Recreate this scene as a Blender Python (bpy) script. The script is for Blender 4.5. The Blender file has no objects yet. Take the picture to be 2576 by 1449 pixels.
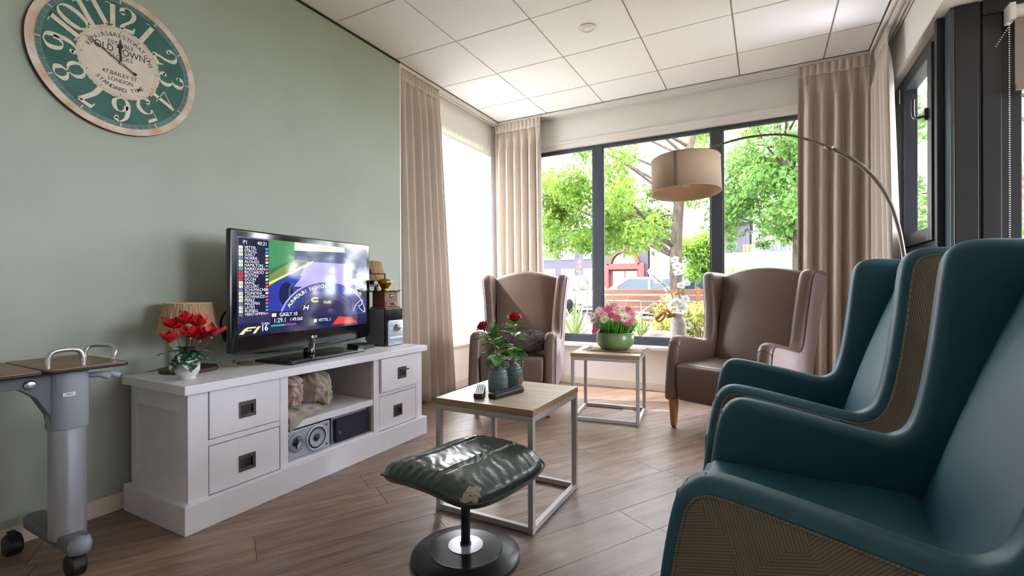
import bpy, bmesh, math, random
import numpy as np
from mathutils import Vector, Matrix
random.seed(7); rng = np.random.default_rng(7)
PI = math.pi
SC = bpy.context.scene
COL = SC.collection
H = 0.99            # camera height

# ------------------------------------------------------------------ camera
def _basis(yaw, pitch, roll):
    cy, sy = math.cos(yaw), math.sin(yaw)
    f = Vector((-sy, cy, 0)); r = Vector((cy, sy, 0)); u = Vector((0, 0, 1))
    f2 = f*math.cos(pitch)+u*math.sin(pitch); u2 = u*math.cos(pitch)-f*math.sin(pitch)
    r2 = r*math.cos(roll)+u2*math.sin(roll); u3 = u2*math.cos(roll)-r*math.sin(roll)
    return r2, u3, f2
r_, u_, f_ = _basis(math.radians(28.288), math.radians(-.058), math.radians(-.197))
cam = bpy.data.cameras.new('camera'); cam.sensor_width = 36; cam.lens = 36*1185.1/2576
cam.clip_start = .02; cam.clip_end = 300
camo = bpy.data.objects.new('camera', cam); COL.objects.link(camo)
camo.matrix_world = Matrix(((r_.x, u_.x, -f_.x, 0), (r_.y, u_.y, -f_.y, 0), (r_.z, u_.z, -f_.z, H), (0, 0, 0, 1)))
SC.camera = camo

# ------------------------------------------------------------------ world, sun, exposure
EXPO = 3.45
SC.view_settings.view_transform = 'Standard'; SC.view_settings.look = 'None'
SC.view_settings.exposure = EXPO; SC.view_settings.gamma = 1.0; SC.view_settings.use_curve_mapping = False
W = bpy.data.worlds.new('sky'); SC.world = W; W.use_nodes = True
bg = W.node_tree.nodes['Background']; bg.inputs[0].default_value = (.885, .92, 1.0, 1); bg.inputs[1].default_value = 2.6
sun = bpy.data.lights.new('sun', 'SUN'); sun.energy = 3.0; sun.angle = math.radians(.6); sun.color = (1, .95, .86)
suno = bpy.data.objects.new('sun', sun); COL.objects.link(suno)
suno.rotation_euler = Vector((.66, .10, -.74)).to_track_quat('-Z', 'Y').to_euler()
def portal(name, loc, sx, sy, direction):
    l = bpy.data.lights.new(name, 'AREA'); l.shape = 'RECTANGLE'; l.size = sx; l.size_y = sy
    l.cycles.is_portal = True
    o = bpy.data.objects.new(name, l); COL.objects.link(o); o.location = loc
    o.rotation_euler = Vector(direction).to_track_quat('-Z', 'Z' if abs(direction[2]) < .5 else 'Y').to_euler()
portal('window_light_back', (-.75, 4.80, 1.48), 3.0, 2.05, (0, -1, 0))
portal('window_light_left', (-2.86, 3.85, 1.45), 1.5, 2.1, (1, 0, 0))
portal('window_light_right', (1.05, 3.9, 1.45), 1.0, 2.1, (-1, 0, 0))
portal('window_light_facade', (2.4, 3.50, 1.25), 2.6, 2.3, (0, -1, 0))
portal('added_window_light', (3.85, 2.1, 1.26), 1.6, 2.2, (-1, 0, 0))  # portal for the added, unseen window in the right wall
cy = SC.cycles
cy.use_denoising = True
try: cy.denoiser = 'OPENIMAGEDENOISE'; cy.denoising_input_passes = 'RGB_ALBEDO_NORMAL'
except Exception: pass
cy.max_bounces = 10; cy.diffuse_bounces = 7; cy.glossy_bounces = 3; cy.transmission_bounces = 6
cy.transparent_max_bounces = 12; cy.sample_clamp_indirect = 6; cy.caustics_reflective = False; cy.caustics_refractive = False

# ------------------------------------------------------------------ materials
def hexc(h):
    h = h.lstrip('#'); c = [int(h[i:i+2], 16)/255 for i in (0, 2, 4)]
    return tuple((x/12.92 if x <= .04045 else ((x+.055)/1.055)**2.4) for x in c)+(1,)
MATS = {}
def mat(name, col, rough=.5, metal=0, spec=.5, var=0, vscale=8, bump=0, bscale=200, stretch=None, coat=0, emis=None, estr=0, sheen=0, objrand=0, col2=None, detail=4, trans=0, alpha=None):
    if name in MATS: return MATS[name]
    m = bpy.data.materials.new(name); m.use_nodes = True; MATS[name] = m
    nt = m.node_tree; b = nt.nodes['Principled BSDF']
    c = hexc(col) if isinstance(col, str) else col
    b.inputs['Base Color'].default_value = c; b.inputs['Roughness'].default_value = rough
    b.inputs['Metallic'].default_value = metal; b.inputs['Specular IOR Level'].default_value = spec
    if coat: b.inputs['Coat Weight'].default_value = coat; b.inputs['Coat Roughness'].default_value = .08
    if sheen: b.inputs['Sheen Weight'].default_value = sheen
    if emis: b.inputs['Emission Color'].default_value = hexc(emis); b.inputs['Emission Strength'].default_value = estr
    if trans: b.inputs['Transmission Weight'].default_value = trans
    tc = nt.nodes.new('ShaderNodeTexCoord'); vec = tc.outputs['Object']
    if stretch:
        mp = nt.nodes.new('ShaderNodeMapping'); mp.inputs['Scale'].default_value = stretch
        nt.links.new(vec, mp.inputs[0]); vec = mp.outputs[0]
    if var or col2:
        n = nt.nodes.new('ShaderNodeTexNoise'); n.inputs['Scale'].default_value = vscale; n.inputs['Detail'].default_value = detail
        nt.links.new(vec, n.inputs['Vector'])
        mx = nt.nodes.new('ShaderNodeMix'); mx.data_type = 'RGBA'
        rp = nt.nodes.new('ShaderNodeMapRange'); rp.inputs[1].default_value = .33; rp.inputs[2].default_value = .67
        nt.links.new(n.outputs[0], rp.inputs[0]); nt.links.new(rp.outputs[0], mx.inputs[0])
        if col2: ca, cb = c, hexc(col2)
        else:
            ca = tuple(x*(1-var) for x in c[:3])+(1,); cb = tuple(min(1, x*(1+var)) for x in c[:3])+(1,)
        mx.inputs[6].default_value = ca; mx.inputs[7].default_value = cb
        out = mx.outputs[2]
        if objrand:
            oi = nt.nodes.new('ShaderNodeObjectInfo'); hs = nt.nodes.new('ShaderNodeHueSaturation')
            mr = nt.nodes.new('ShaderNodeMapRange'); mr.inputs[3].default_value = 1-objrand; mr.inputs[4].default_value = 1+objrand
            nt.links.new(oi.outputs['Random'], mr.inputs[0]); nt.links.new(mr.outputs[0], hs.inputs['Value'])
            nt.links.new(out, hs.inputs['Color']); out = hs.outputs[0]
        nt.links.new(out, b.inputs['Base Color'])
    if bump:
        n2 = nt.nodes.new('ShaderNodeTexNoise'); n2.inputs['Scale'].default_value = bscale; n2.inputs['Detail'].default_value = 3
        nt.links.new(vec, n2.inputs['Vector'])
        bp = nt.nodes.new('ShaderNodeBump'); bp.inputs['Strength'].default_value = bump; bp.inputs['Distance'].default_value = .01
        nt.links.new(n2.outputs[0], bp.inputs['Height']); nt.links.new(bp.outputs[0], b.inputs['Normal'])
    return m

def wood_floor():
    m = mat('floor_wood', '#8A7263', .42)
    nt = m.node_tree; b = nt.nodes['Principled BSDF']
    tc = nt.nodes.new('ShaderNodeTexCoord'); oi = nt.nodes.new('ShaderNodeObjectInfo')
    add = nt.nodes.new('ShaderNodeVectorMath'); add.operation = 'MULTIPLY_ADD'
    nt.links.new(oi.outputs['Random'], add.inputs[0]); add.inputs[1].default_value = (37, 91, 13)
    nt.links.new(tc.outputs['Object'], add.inputs[2])
    mp = nt.nodes.new('ShaderNodeMapping'); mp.inputs['Scale'].default_value = (3.0, 26, 1); nt.links.new(add.outputs[0], mp.inputs[0])
    n = nt.nodes.new('ShaderNodeTexNoise'); n.inputs['Scale'].default_value = 1.0; n.inputs['Detail'].default_value = 7; n.inputs['Roughness'].default_value = .62; n.inputs['Distortion'].default_value = .6
    nt.links.new(mp.outputs[0], n.inputs['Vector'])
    mp2 = nt.nodes.new('ShaderNodeMapping'); mp2.inputs['Scale'].default_value = (9, 160, 1); nt.links.new(add.outputs[0], mp2.inputs[0])
    n2 = nt.nodes.new('ShaderNodeTexNoise'); n2.inputs['Scale'].default_value = 1; n2.inputs['Detail'].default_value = 3
    nt.links.new(mp2.outputs[0], n2.inputs['Vector'])
    mixf = nt.nodes.new('ShaderNodeMath'); mixf.operation = 'MULTIPLY_ADD'; mixf.inputs[1].default_value = .42
    nt.links.new(n2.outputs[0], mixf.inputs[0])
    h = nt.nodes.new('ShaderNodeMath'); h.operation = 'MULTIPLY'; h.inputs[1].default_value = .62; nt.links.new(n.outputs[0], h.inputs[0])
    nt.links.new(h.outputs[0], mixf.inputs[2])
    r = nt.nodes.new('ShaderNodeValToRGB'); e = r.color_ramp.elements
    e[0].position = .30; e[0].color = hexc('#4E382D'); e[1].position = .72; e[1].color = hexc('#A98C78')
    k = r.color_ramp.elements.new(.5); k.color = hexc('#846856')
    nt.links.new(mixf.outputs[0], r.inputs[0])
    hs = nt.nodes.new('ShaderNodeHueSaturation'); mr = nt.nodes.new('ShaderNodeMapRange'); mr.inputs[3].default_value = .86; mr.inputs[4].default_value = 1.1
    nt.links.new(oi.outputs['Random'], mr.inputs[0]); nt.links.new(mr.outputs[0], hs.inputs['Value']); nt.links.new(r.outputs[0], hs.inputs['Color'])
    hs.inputs['Saturation'].default_value = .88
    nt.links.new(hs.outputs[0], b.inputs['Base Color'])
    rr = nt.nodes.new('ShaderNodeMapRange'); rr.inputs[3].default_value = .30; rr.inputs[4].default_value = .50
    nt.links.new(n2.outputs[0], rr.inputs[0]); nt.links.new(rr.outputs[0], b.inputs['Roughness'])
    bp = nt.nodes.new('ShaderNodeBump'); bp.inputs['Strength'].default_value = .12; bp.inputs['Distance'].default_value = .004
    nt.links.new(n2.outputs[0], bp.inputs['Height']); nt.links.new(bp.outputs[0], b.inputs['Normal'])
    return m

def table_oak(name, c0, c1, s=(4, 40, 40)):
    m = mat(name, c0, .38); nt = m.node_tree; b = nt.nodes['Principled BSDF']
    tc = nt.nodes.new('ShaderNodeTexCoord'); mp = nt.nodes.new('ShaderNodeMapping'); mp.inputs['Scale'].default_value = s
    nt.links.new(tc.outputs['Object'], mp.inputs[0])
    n = nt.nodes.new('ShaderNodeTexNoise'); n.inputs['Scale'].default_value = 1.2; n.inputs['Detail'].default_value = 6; n.inputs['Distortion'].default_value = .8
    nt.links.new(mp.outputs[0], n.inputs['Vector'])
    r = nt.nodes.new('ShaderNodeValToRGB'); e = r.color_ramp.elements
    e[0].position = .3; e[0].color = hexc(c0); e[1].position = .7; e[1].color = hexc(c1)
    nt.links.new(n.outputs[0], r.inputs[0]); nt.links.new(r.outputs[0], b.inputs['Base Color'])
    return m

def hatch_fabric(name, c0, c1, scale=9, freq=160):
    """cells of parallel ribs, each cell turned its own way"""
    m = mat(name, c0, .85); nt = m.node_tree; b = nt.nodes['Principled BSDF']
    tc = nt.nodes.new('ShaderNodeTexCoord'); sep = nt.nodes.new('ShaderNodeSeparateXYZ'); nt.links.new(tc.outputs['Object'], sep.inputs[0])
    cmb = nt.nodes.new('ShaderNodeCombineXYZ'); nt.links.new(sep.outputs[0], cmb.inputs[0]); nt.links.new(sep.outputs[2], cmb.inputs[1])
    v = nt.nodes.new('ShaderNodeTexVoronoi'); v.voronoi_dimensions = '2D'; v.inputs['Scale'].default_value = scale; v.inputs['Randomness'].default_value = .9
    try: v.distance = 'MANHATTAN'
    except Exception: pass
    nt.links.new(cmb.outputs[0], v.inputs['Vector'])
    sc = nt.nodes.new('ShaderNodeSeparateColor'); nt.links.new(v.outputs['Color'], sc.inputs[0])
    ang = nt.nodes.new('ShaderNodeMath'); ang.operation = 'MULTIPLY'; ang.inputs[1].default_value = PI; nt.links.new(sc.outputs[0], ang.inputs[0])
    rot = nt.nodes.new('ShaderNodeVectorRotate'); rot.rotation_type = 'Z_AXIS'; nt.links.new(cmb.outputs[0], rot.inputs['Vector']); nt.links.new(ang.outputs[0], rot.inputs['Angle'])
    wv = nt.nodes.new('ShaderNodeTexWave'); wv.inputs['Scale'].default_value = freq/2/PI*1.0; wv.inputs['Distortion'].default_value = .4
    nt.links.new(rot.outputs[0], wv.inputs['Vector'])
    mx = nt.nodes.new('ShaderNodeMix'); mx.data_type = 'RGBA'; mx.inputs[6].default_value = hexc(c0); mx.inputs[7].default_value = hexc(c1)
    nt.links.new(wv.outputs['Fac'], mx.inputs[0]); nt.links.new(mx.outputs[2], b.inputs['Base Color'])
    bp = nt.nodes.new('ShaderNodeBump'); bp.inputs['Strength'].default_value = .5; bp.inputs['Distance'].default_value = .003
    nt.links.new(wv.outputs['Fac'], bp.inputs['Height']); nt.links.new(bp.outputs[0], b.inputs['Normal'])
    return m

def glass_mat(name, tint=(.98, .98, .985, 1), refl=.09):
    m = bpy.data.materials.new(name); m.use_nodes = True; nt = m.node_tree; nt.nodes.clear()
    o = nt.nodes.new('ShaderNodeOutputMaterial'); t = nt.nodes.new('ShaderNodeBsdfTransparent'); t.inputs[0].default_value = tint
    g = nt.nodes.new('ShaderNodeBsdfGlossy'); g.inputs['Roughness'].default_value = .02
    lw = nt.nodes.new('ShaderNodeLayerWeight'); lw.inputs[0].default_value = .12
    mu = nt.nodes.new('ShaderNodeMath'); mu.operation = 'MULTIPLY'; mu.inputs[1].default_value = refl*6; nt.links.new(lw.outputs['Fresnel'], mu.inputs[0])
    mu.use_clamp = True
    x = nt.nodes.new('ShaderNodeMixShader'); nt.links.new(mu.outputs[0], x.inputs[0]); nt.links.new(t.outputs[0], x.inputs[1]); nt.links.new(g.outputs[0], x.inputs[2])
    nt.links.new(x.outputs[0], o.inputs[0]); MATS[name] = m; return m

def translucent(name, col, tr=.5, transp=0.0, rough=.8, trcol=None):
    m = bpy.data.materials.new(name); m.use_nodes = True; nt = m.node_tree; nt.nodes.clear()
    o = nt.nodes.new('ShaderNodeOutputMaterial'); d = nt.nodes.new('ShaderNodeBsdfDiffuse'); d.inputs[0].default_value = hexc(col)
    t = nt.nodes.new('ShaderNodeBsdfTranslucent'); t.inputs[0].default_value = hexc(trcol or col)
    x = nt.nodes.new('ShaderNodeMixShader'); x.inputs[0].default_value = tr
    nt.links.new(d.outputs[0], x.inputs[1]); nt.links.new(t.outputs[0], x.inputs[2]); out = x.outputs[0]
    if transp:
        p = nt.nodes.new('ShaderNodeBsdfTransparent'); y = nt.nodes.new('ShaderNodeMixShader'); y.inputs[0].default_value = transp
        nt.links.new(out, y.inputs[1]); nt.links.new(p.outputs[0], y.inputs[2]); out = y.outputs[0]
    nt.links.new(out, o.inputs[0]); MATS[name] = m; return m

M_FLOOR = wood_floor()
M_GREEN = mat('wall_green', '#A4ADA0', .8, var=.03, vscale=3, bump=.05, bscale=300)
M_WHITE = mat('wall_white', '#E6E3DF', .8, bump=.04, bscale=250)
M_CEIL = mat('ceiling_white', '#EEECEC', .9, var=.015, vscale=40, bump=.05, bscale=400)
M_GRID = mat('ceiling_grid_white', '#B9B2A8', .6)
M_TRIMW = mat('trim_white', '#E4E0DC', .5)
M_BASE = mat('baseboard_paint', '#D8CDBE', .6)
M_DARK = mat('window_frame_anthracite', '#3C444D', .42, var=.05, vscale=30)
M_DARK2 = mat('facade_panel_dark', '#1B1C21', .5, var=.08, vscale=20)
M_GLASS = glass_mat('window_glass')
M_GLASS3 = glass_mat('view_dimming_glass', (.77, .770, .775, 1))  # tint added to darken the view through the big window
M_CURT = mat('curtain_beige', '#C6BAAE', .85, var=.05, vscale=120, bump=.15, bscale=900, sheen=.2)
M_SHEER = translucent('sheer_white', '#F4F4F6', .62, .30)
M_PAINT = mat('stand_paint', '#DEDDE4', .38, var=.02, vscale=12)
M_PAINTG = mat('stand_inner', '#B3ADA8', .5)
M_BRONZE = mat('bronze_dark', '#5C5450', .4, .6, var=.2, vscale=60)
M_BLACKG = mat('black_gloss', '#0B0B0F', .12, coat=.5)
M_BLACK = mat('black_plastic', '#141416', .45)
M_SILVER = mat('silver_paint', '#A9ADB5', .35, .55)
M_ALU = mat('aluminium', '#C4C6C9', .3, .9)
M_STEEL = mat('brushed_nickel', '#857A72', .28, .95)
M_TABLEM = mat('table_frame_metal', '#B4B2B2', .45, .35, var=.03)
M_TABLEW = table_oak('table_oak', '#B5A08C', '#D0BFAC')
M_TABLEE = table_oak('table_edge', '#8E7156', '#A88A6C')
M_TEAL = mat('teal_leather', '#1D4E5E', .45, var=.05, vscale=6, bump=.06, bscale=500, spec=.45)
M_TEALF = hatch_fabric('ribbed_fabric', '#5C5649', '#787060', 7, 358)
M_BROWN = mat('brown_leather', '#6C584E', .42, var=.05, vscale=5, bump=.05, bscale=450)
M_LINEN = mat('linen_weave', '#AD9FA0', .9, var=.22, vscale=420, bump=.3, bscale=420)
M_LEG = table_oak('leg_wood', '#94663F', '#B07E54', (30, 30, 4))
M_GREENL = mat('stool_leather', '#2C3B37', .30, var=.18, vscale=9, bump=.12, bscale=60, coat=.2)
M_WORN = mat('worn_leather', '#A8A396', .9, var=.3, vscale=150, bump=.6, bscale=150)
M_SHADEB = translucent('lamp_shade_cream', '#CDB091', .35)
M_SHADE = translucent('arc_lamp_shade', '#D6C3AF', .30, trcol='#D9B98C')
M_LEAF = mat('leaf_green', '#588A48', .45, var=.25, vscale=30)
M_LEAFD = mat('leaf_dark', '#2E5B3A', .4, var=.25, vscale=30)
M_STEM = mat('stem_green', '#5B7A3A', .6)
M_RED = mat('petal_red', '#B5101F', .55, var=.2, vscale=40)
M_REDL = mat('petal_red_bright', '#B20F1D', .5, var=.15, vscale=40)

# ------------------------------------------------------------------ mesh helpers
class MB:
    def __init__(s): s.v = []; s.f = []
    def add(s, vs, fs):
        b = len(s.v); s.v += [tuple(map(float, p)) for p in vs]; s.f += [tuple(i+b for i in f) for f in fs]; return s
    def box(s, lo, hi):
        x0, y0, z0 = lo; x1, y1, z1 = hi
        return s.add([(x0,y0,z0),(x1,y0,z0),(x1,y1,z0),(x0,y1,z0),(x0,y0,z1),(x1,y0,z1),(x1,y1,z1),(x0,y1,z1)],
                     [(0,3,2,1),(4,5,6,7),(0,1,5,4),(1,2,6,5),(2,3,7,6),(3,0,4,7)])
    def obox(s, c, half, M):
        b = len(s.v); t = MB().box([-h for h in half], half)
        return s.add([Vector(c)+M@Vector(p) for p in t.v], t.f)
    def bar(s, p0, p1, w, h=None, up=(0,0,1)):
        p0, p1 = Vector(p0), Vector(p1); d = p1-p0; L = d.length; d.normalize(); u = Vector(up)
        if abs(d.dot(u)) > .98: u = Vector((1,0,0))
        x = d.cross(u).normalized(); u = x.cross(d).normalized()
        M = Matrix((x, d, u)).transposed()
        return s.obox((p0+p1)/2, (w/2, L/2, (h or w)/2), M)
    def tube(s, path, r, n=8, caps=True, closed=False):
        P = [Vector(p) for p in path]; m = len(P); rs = r if hasattr(r, '__len__') else [r]*m
        b = len(s.v); prev = None
        for i in range(m):
            if closed: t = P[(i+1) % m]-P[i-1]
            else: t = P[min(i+1, m-1)]-P[max(i-1, 0)]
            t.normalize()
            if prev is None:
                a = Vector((0,0,1)) if abs(t.z) < .9 else Vector((1,0,0)); x = t.cross(a).normalized()
            else:
                x = (prev-t*prev.dot(t)).normalized()
            prev = x; y = t.cross(x)
            for k in range(n):
                a = 2*PI*k/n; s.v.append(tuple(P[i]+(x*math.cos(a)+y*math.sin(a))*rs[i]))
        for i in range(m if closed else m-1):
            j = (i+1) % m
            for k in range(n):
                k2 = (k+1) % n; s.f.append((b+i*n+k, b+i*n+k2, b+j*n+k2, b+j*n+k))
        if caps and not closed:
            s.f.append(tuple(b+k for k in range(n))[::-1]); s.f.append(tuple(b+(m-1)*n+k for k in range(n)))
        return s
    def lathe(s, prof, n=24, c=(0,0,0), axis='z', caps=True):
        b = len(s.v); m = len(prof)
        for (r, z) in prof:
            for k in range(n):
                a = 2*PI*k/n; p = (r*math.cos(a), r*math.sin(a), z)
                if axis == 'x': p = (z, p[0], p[1])
                if axis == 'y': p = (p[0], z, p[1])
                s.v.append((p[0]+c[0], p[1]+c[1], p[2]+c[2]))
        for i in range(m-1):
            for k in range(n):
                k2 = (k+1) % n; s.f.append((b+i*n+k, b+i*n+k2, b+(i+1)*n+k2, b+(i+1)*n+k))
        if caps:
            if prof[0][0] > 1e-5: s.f.append(tuple(b+k for k in range(n))[::-1])
            if prof[-1][0] > 1e-5: s.f.append(tuple(b+(m-1)*n+k for k in range(n)))
        return s
    def grid(s, fn, nu, nv, wrap=False):
        b = len(s.v)
        for j in range(nv+1):
            for i in range(nu+(0 if wrap else 1)): s.v.append(tuple(fn(i/nu, j/nv)))
        w = nu if wrap else nu+1
        for j in range(nv):
            for i in range(nu):
                i2 = (i+1) % w; s.f.append((b+j*w+i, b+j*w+i2, b+(j+1)*w+i2, b+(j+1)*w+i))
        return s
    def prism(s, outline, fn, d0, d1):
        n = len(outline)
        return s.add([fn(p, d0) for p in outline]+[fn(p, d1) for p in outline],
              [tuple(range(n))[::-1], tuple(range(n, 2*n))]+[(i, (i+1) % n, n+(i+1) % n, n+i) for i in range(n)])
    def poly(s, pts): return s.add(pts, [tuple(range(len(pts)))])
    def xf(s, M): s.v = [tuple(M@Vector(p)) for p in s.v]; return s
    def join(s, o): return s.add(o.v, o.f)

def mesh_of(name, mb, m, smooth=False, fixn=True):
    me = bpy.data.meshes.new(name); me.from_pydata(mb.v, [], mb.f)
    if fixn:
        bm = bmesh.new(); bm.from_mesh(me); bmesh.ops.recalc_face_normals(bm, faces=bm.faces[:]); bm.to_mesh(me); bm.free()
    if m: me.materials.append(m)
    if smooth:
        for p in me.polygons: p.use_smooth = True
    me.update(); return me
def link(name, me, parent=None, loc=None, rot=None, scale=None):
    o = bpy.data.objects.new(name, me); COL.objects.link(o)
    if parent: o.parent = parent
    if loc is not None: o.location = loc
    if rot is not None: o.rotation_euler = rot
    if scale is not None: o.scale = scale
    return o
def obj(name, mb, m, parent=None, smooth=False, bevel=0, seg=2, fixn=True, solid=0, subd=0, angle=None, loc=None, rot=None):
    o = link(name, mesh_of(name, mb, m, smooth, fixn), parent, loc, rot)
    if solid: k = o.modifiers.new('solid', 'SOLIDIFY'); k.thickness = solid; k.offset = 0
    if bevel:
        k = o.modifiers.new('bevel', 'BEVEL'); k.width = bevel; k.segments = seg; k.limit_method = 'ANGLE'; k.angle_limit = math.radians(40)
    if subd: k = o.modifiers.new('sub', 'SUBSURF'); k.levels = subd; k.render_levels = subd
    if angle:
        for p in o.data.polygons: p.use_smooth = True
        for e in o.data.edges: pass
        try: o.data.set_sharp_from_angle(angle=math.radians(angle))
        except Exception: pass
    return o
def tag(o, label, cat, group=None):
    o['label'] = label; o['category'] = cat
    if group: o['group'] = group
    return o
def thing(name, label, cat, loc=(0,0,0), rz=0, group=None):
    o = bpy.data.objects.new(name, None); COL.objects.link(o); o.location = loc; o.rotation_euler = (0, 0, rz); o.empty_display_size = .1
    return tag(o, label, cat, group)
def struct(o): o['kind'] = 'structure'; return o
def box(lo, hi): return MB().box(lo, hi)
def catmull(P, n=6, closed=False):
    P = [Vector(p) for p in P]; out = []; m = len(P)
    for i in range(m if closed else m-1):
        if closed: a, b, c, d = P[i-1], P[i], P[(i+1) % m], P[(i+2) % m]
        else: a, b, c, d = P[max(i-1, 0)], P[i], P[i+1], P[min(i+2, m-1)]
        for k in range(n):
            t = k/n; out.append(.5*((2*b)+(c-a)*t+(2*a-5*b+4*c-d)*t*t+(3*b-a-3*c+d)*t**3))
    if not closed: out.append(P[-1])
    return out
def rounded_rect(x0, x1, y0, y1, r, n=5):
    out = []
    for cx, cy_, a0 in ((x1-r, y1-r, 0), (x0+r, y1-r, PI/2), (x0+r, y0+r, PI), (x1-r, y0+r, 1.5*PI)):
        for k in range(n+1):
            a = a0+PI/2*k/n; out.append((cx+r*math.cos(a), cy_+r*math.sin(a)))
    return out
def inset(P, d):
    n = len(P); out = []; A = sum(P[i][0]*P[(i+1) % n][1]-P[(i+1) % n][0]*P[i][1] for i in range(n)); sg = 1 if A > 0 else -1
    for i in range(n):
        a, b, c = Vector(P[i-1][:2]), Vector(P[i][:2]), Vector(P[(i+1) % n][:2])
        e1 = (b-a); e2 = (c-b)
        if e1.length < 1e-9 or e2.length < 1e-9: out.append(tuple(b)); continue
        e1.normalize(); e2.normalize(); n1 = Vector((-e1.y, e1.x))*sg; n2 = Vector((-e2.y, e2.x))*sg
        nn = n1+n2
        if nn.length < 1e-6: nn = n1
        nn.normalize(); k = max(.5, nn.dot(n1)); out.append(tuple(b+nn*(d/k)))
    if d > .006:      # snap folded-over points onto their nearest sound neighbour
        A_ = np.array([p[:2] for p in P], float); B_ = np.roll(A_, -1, 0); E_ = B_-A_; L2 = (E_**2).sum(1)+1e-12; ok = []
        for p in out:
            q = np.array(p); tt = np.clip(((q-A_)*E_).sum(1)/L2, 0, 1); ok.append(np.sqrt(((A_+E_*tt[:, None]-q)**2).sum(1)).min() > .96*d)
        if any(ok) and not all(ok):
            for i in range(n):
                if not ok[i]:
                    for j in range(1, n):
                        if ok[(i-j) % n]: out[i] = out[(i-j) % n]; break
                        if ok[(i+j) % n]: out[i] = out[(i+j) % n]; break
    return out
def pad_prism(outline, t, r, fn, seg=4):
    """rounded-edge slab: outline in 2D, thickness t along depth, edge radius r; fn(p, depth)->xyz"""
    mb = MB(); n = len(outline); rings = []
    for k in range(seg+1):
        a = PI/2*k/seg; rings.append((r*(1-math.sin(a)), -t/2+r*(1-math.cos(a))))
    rings += [(i, -d) for i, d in rings[::-1]]
    for i, d in rings: mb.v += [tuple(fn(p, d)) for p in inset(outline, i)]
    for j in range(len(rings)-1):
        for k in range(n):
            k2 = (k+1) % n; mb.f.append((j*n+k, j*n+k2, (j+1)*n+k2, (j+1)*n+k))
    b = (len(rings)-1)*n
    def cap(i0):
        idx = [i0]
        for k in range(1, n):
            if (Vector(mb.v[i0+k])-Vector(mb.v[idx[-1]])).length > 1e-5: idx.append(i0+k)
        if (Vector(mb.v[idx[0]])-Vector(mb.v[idx[-1]])).length < 1e-5: idx.pop()
        return tuple(idx)
    mb.f.append(cap(0)[::-1]); mb.f.append(cap(b))
    good = []
    for f in mb.f:
        if len(f) == 4:
            g = []
            for i in f:
                if all((Vector(mb.v[i])-Vector(mb.v[j])).length > 1e-6 for j in g): g.append(i)
            if len(g) < 3: continue
            f = tuple(g)
        good.append(f)
    mb.f = good
    return mb
_txt = {}
def text_mb(s, size=1, align='CENTER', bold=0):
    """flat lettering in the XY plane, as mesh"""
    key = (s, align, bold)
    if key not in _txt:
        c = bpy.data.curves.new('txt', 'FONT'); c.body = s; c.size = 1; c.align_x = align; c.align_y = 'CENTER'; c.offset = bold; c.resolution_u = 3
        o = bpy.data.objects.new('txt', c); COL.objects.link(o)
        dg = bpy.context.evaluated_depsgraph_get(); me = bpy.data.meshes.new_from_object(o.evaluated_get(dg))
        _txt[key] = ([tuple(v.co) for v in me.vertices], [tuple(p.vertices) for p in me.polygons])
        bpy.data.objects.remove(o); bpy.data.curves.remove(c); bpy.data.meshes.remove(me)
    v, f = _txt[key]; mb = MB(); mb.v = [(a*size, b*size, c*size) for a, b, c in v]; mb.f = list(f); return mb

# ================================================================== THE ROOM
CZ = 2.794; XL = -2.565; XLB = -2.67; YB = 4.60; XR = .82; XF = 3.6; YR = -2.6; YFAC = 3.33; WH = 2.48
# ---- floor with planks
floor = struct(obj('floor', MB().box((XLB-.05, YR, -.05), (.92, YB+.02, -.012)).box((.92, YR, -.05), (XF, YFAC+.02, -.012)), mat('floor_joint', '#54453A', .8)))
def clip_rect(poly, x0, x1, y0, y1):
    for ax, lim, sg in ((0, x0, 1), (0, x1, -1), (1, y0, 1), (1, y1, -1)):
        out = []
        for i in range(len(poly)):
            a, b = poly[i-1], poly[i]; da, db = (a[ax]-lim)*sg, (b[ax]-lim)*sg
            if (da >= 0) != (db >= 0):
                t = da/(da-db); out.append((a[0]+(b[0]-a[0])*t, a[1]+(b[1]-a[1])*t))
            if db >= 0: out.append(b)
        poly = out
        if len(poly) < 3: return []
    return poly
PA = math.radians(30.3); pu = Vector((math.sin(PA), math.cos(PA))); pv = Vector((pu.y, -pu.x)); PL, PW = 1.22, .2025
p_ref = Vector((-1.705, 1.735))      # a measured plank corner: row edge and end joint
rz_pl = math.atan2(pu.y, pu.x); full_plank = None
def plank_mesh(loc_poly):
    mb = MB(); P = loc_poly; I = inset(P, .0014)
    n = len(P); mb.v = [(x, y, -.012) for x, y in P]+[(x, y, -.0016) for x, y in inset(P, .0004)]+[(x, y, 0) for x, y in I]
    for j in (0, 1):
        for k in range(n): mb.f.append((j*n+k, j*n+(k+1) % n, (j+1)*n+(k+1) % n, (j+1)*n+k))
    mb.f.append(tuple(range(2*n, 3*n))); return mb
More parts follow.
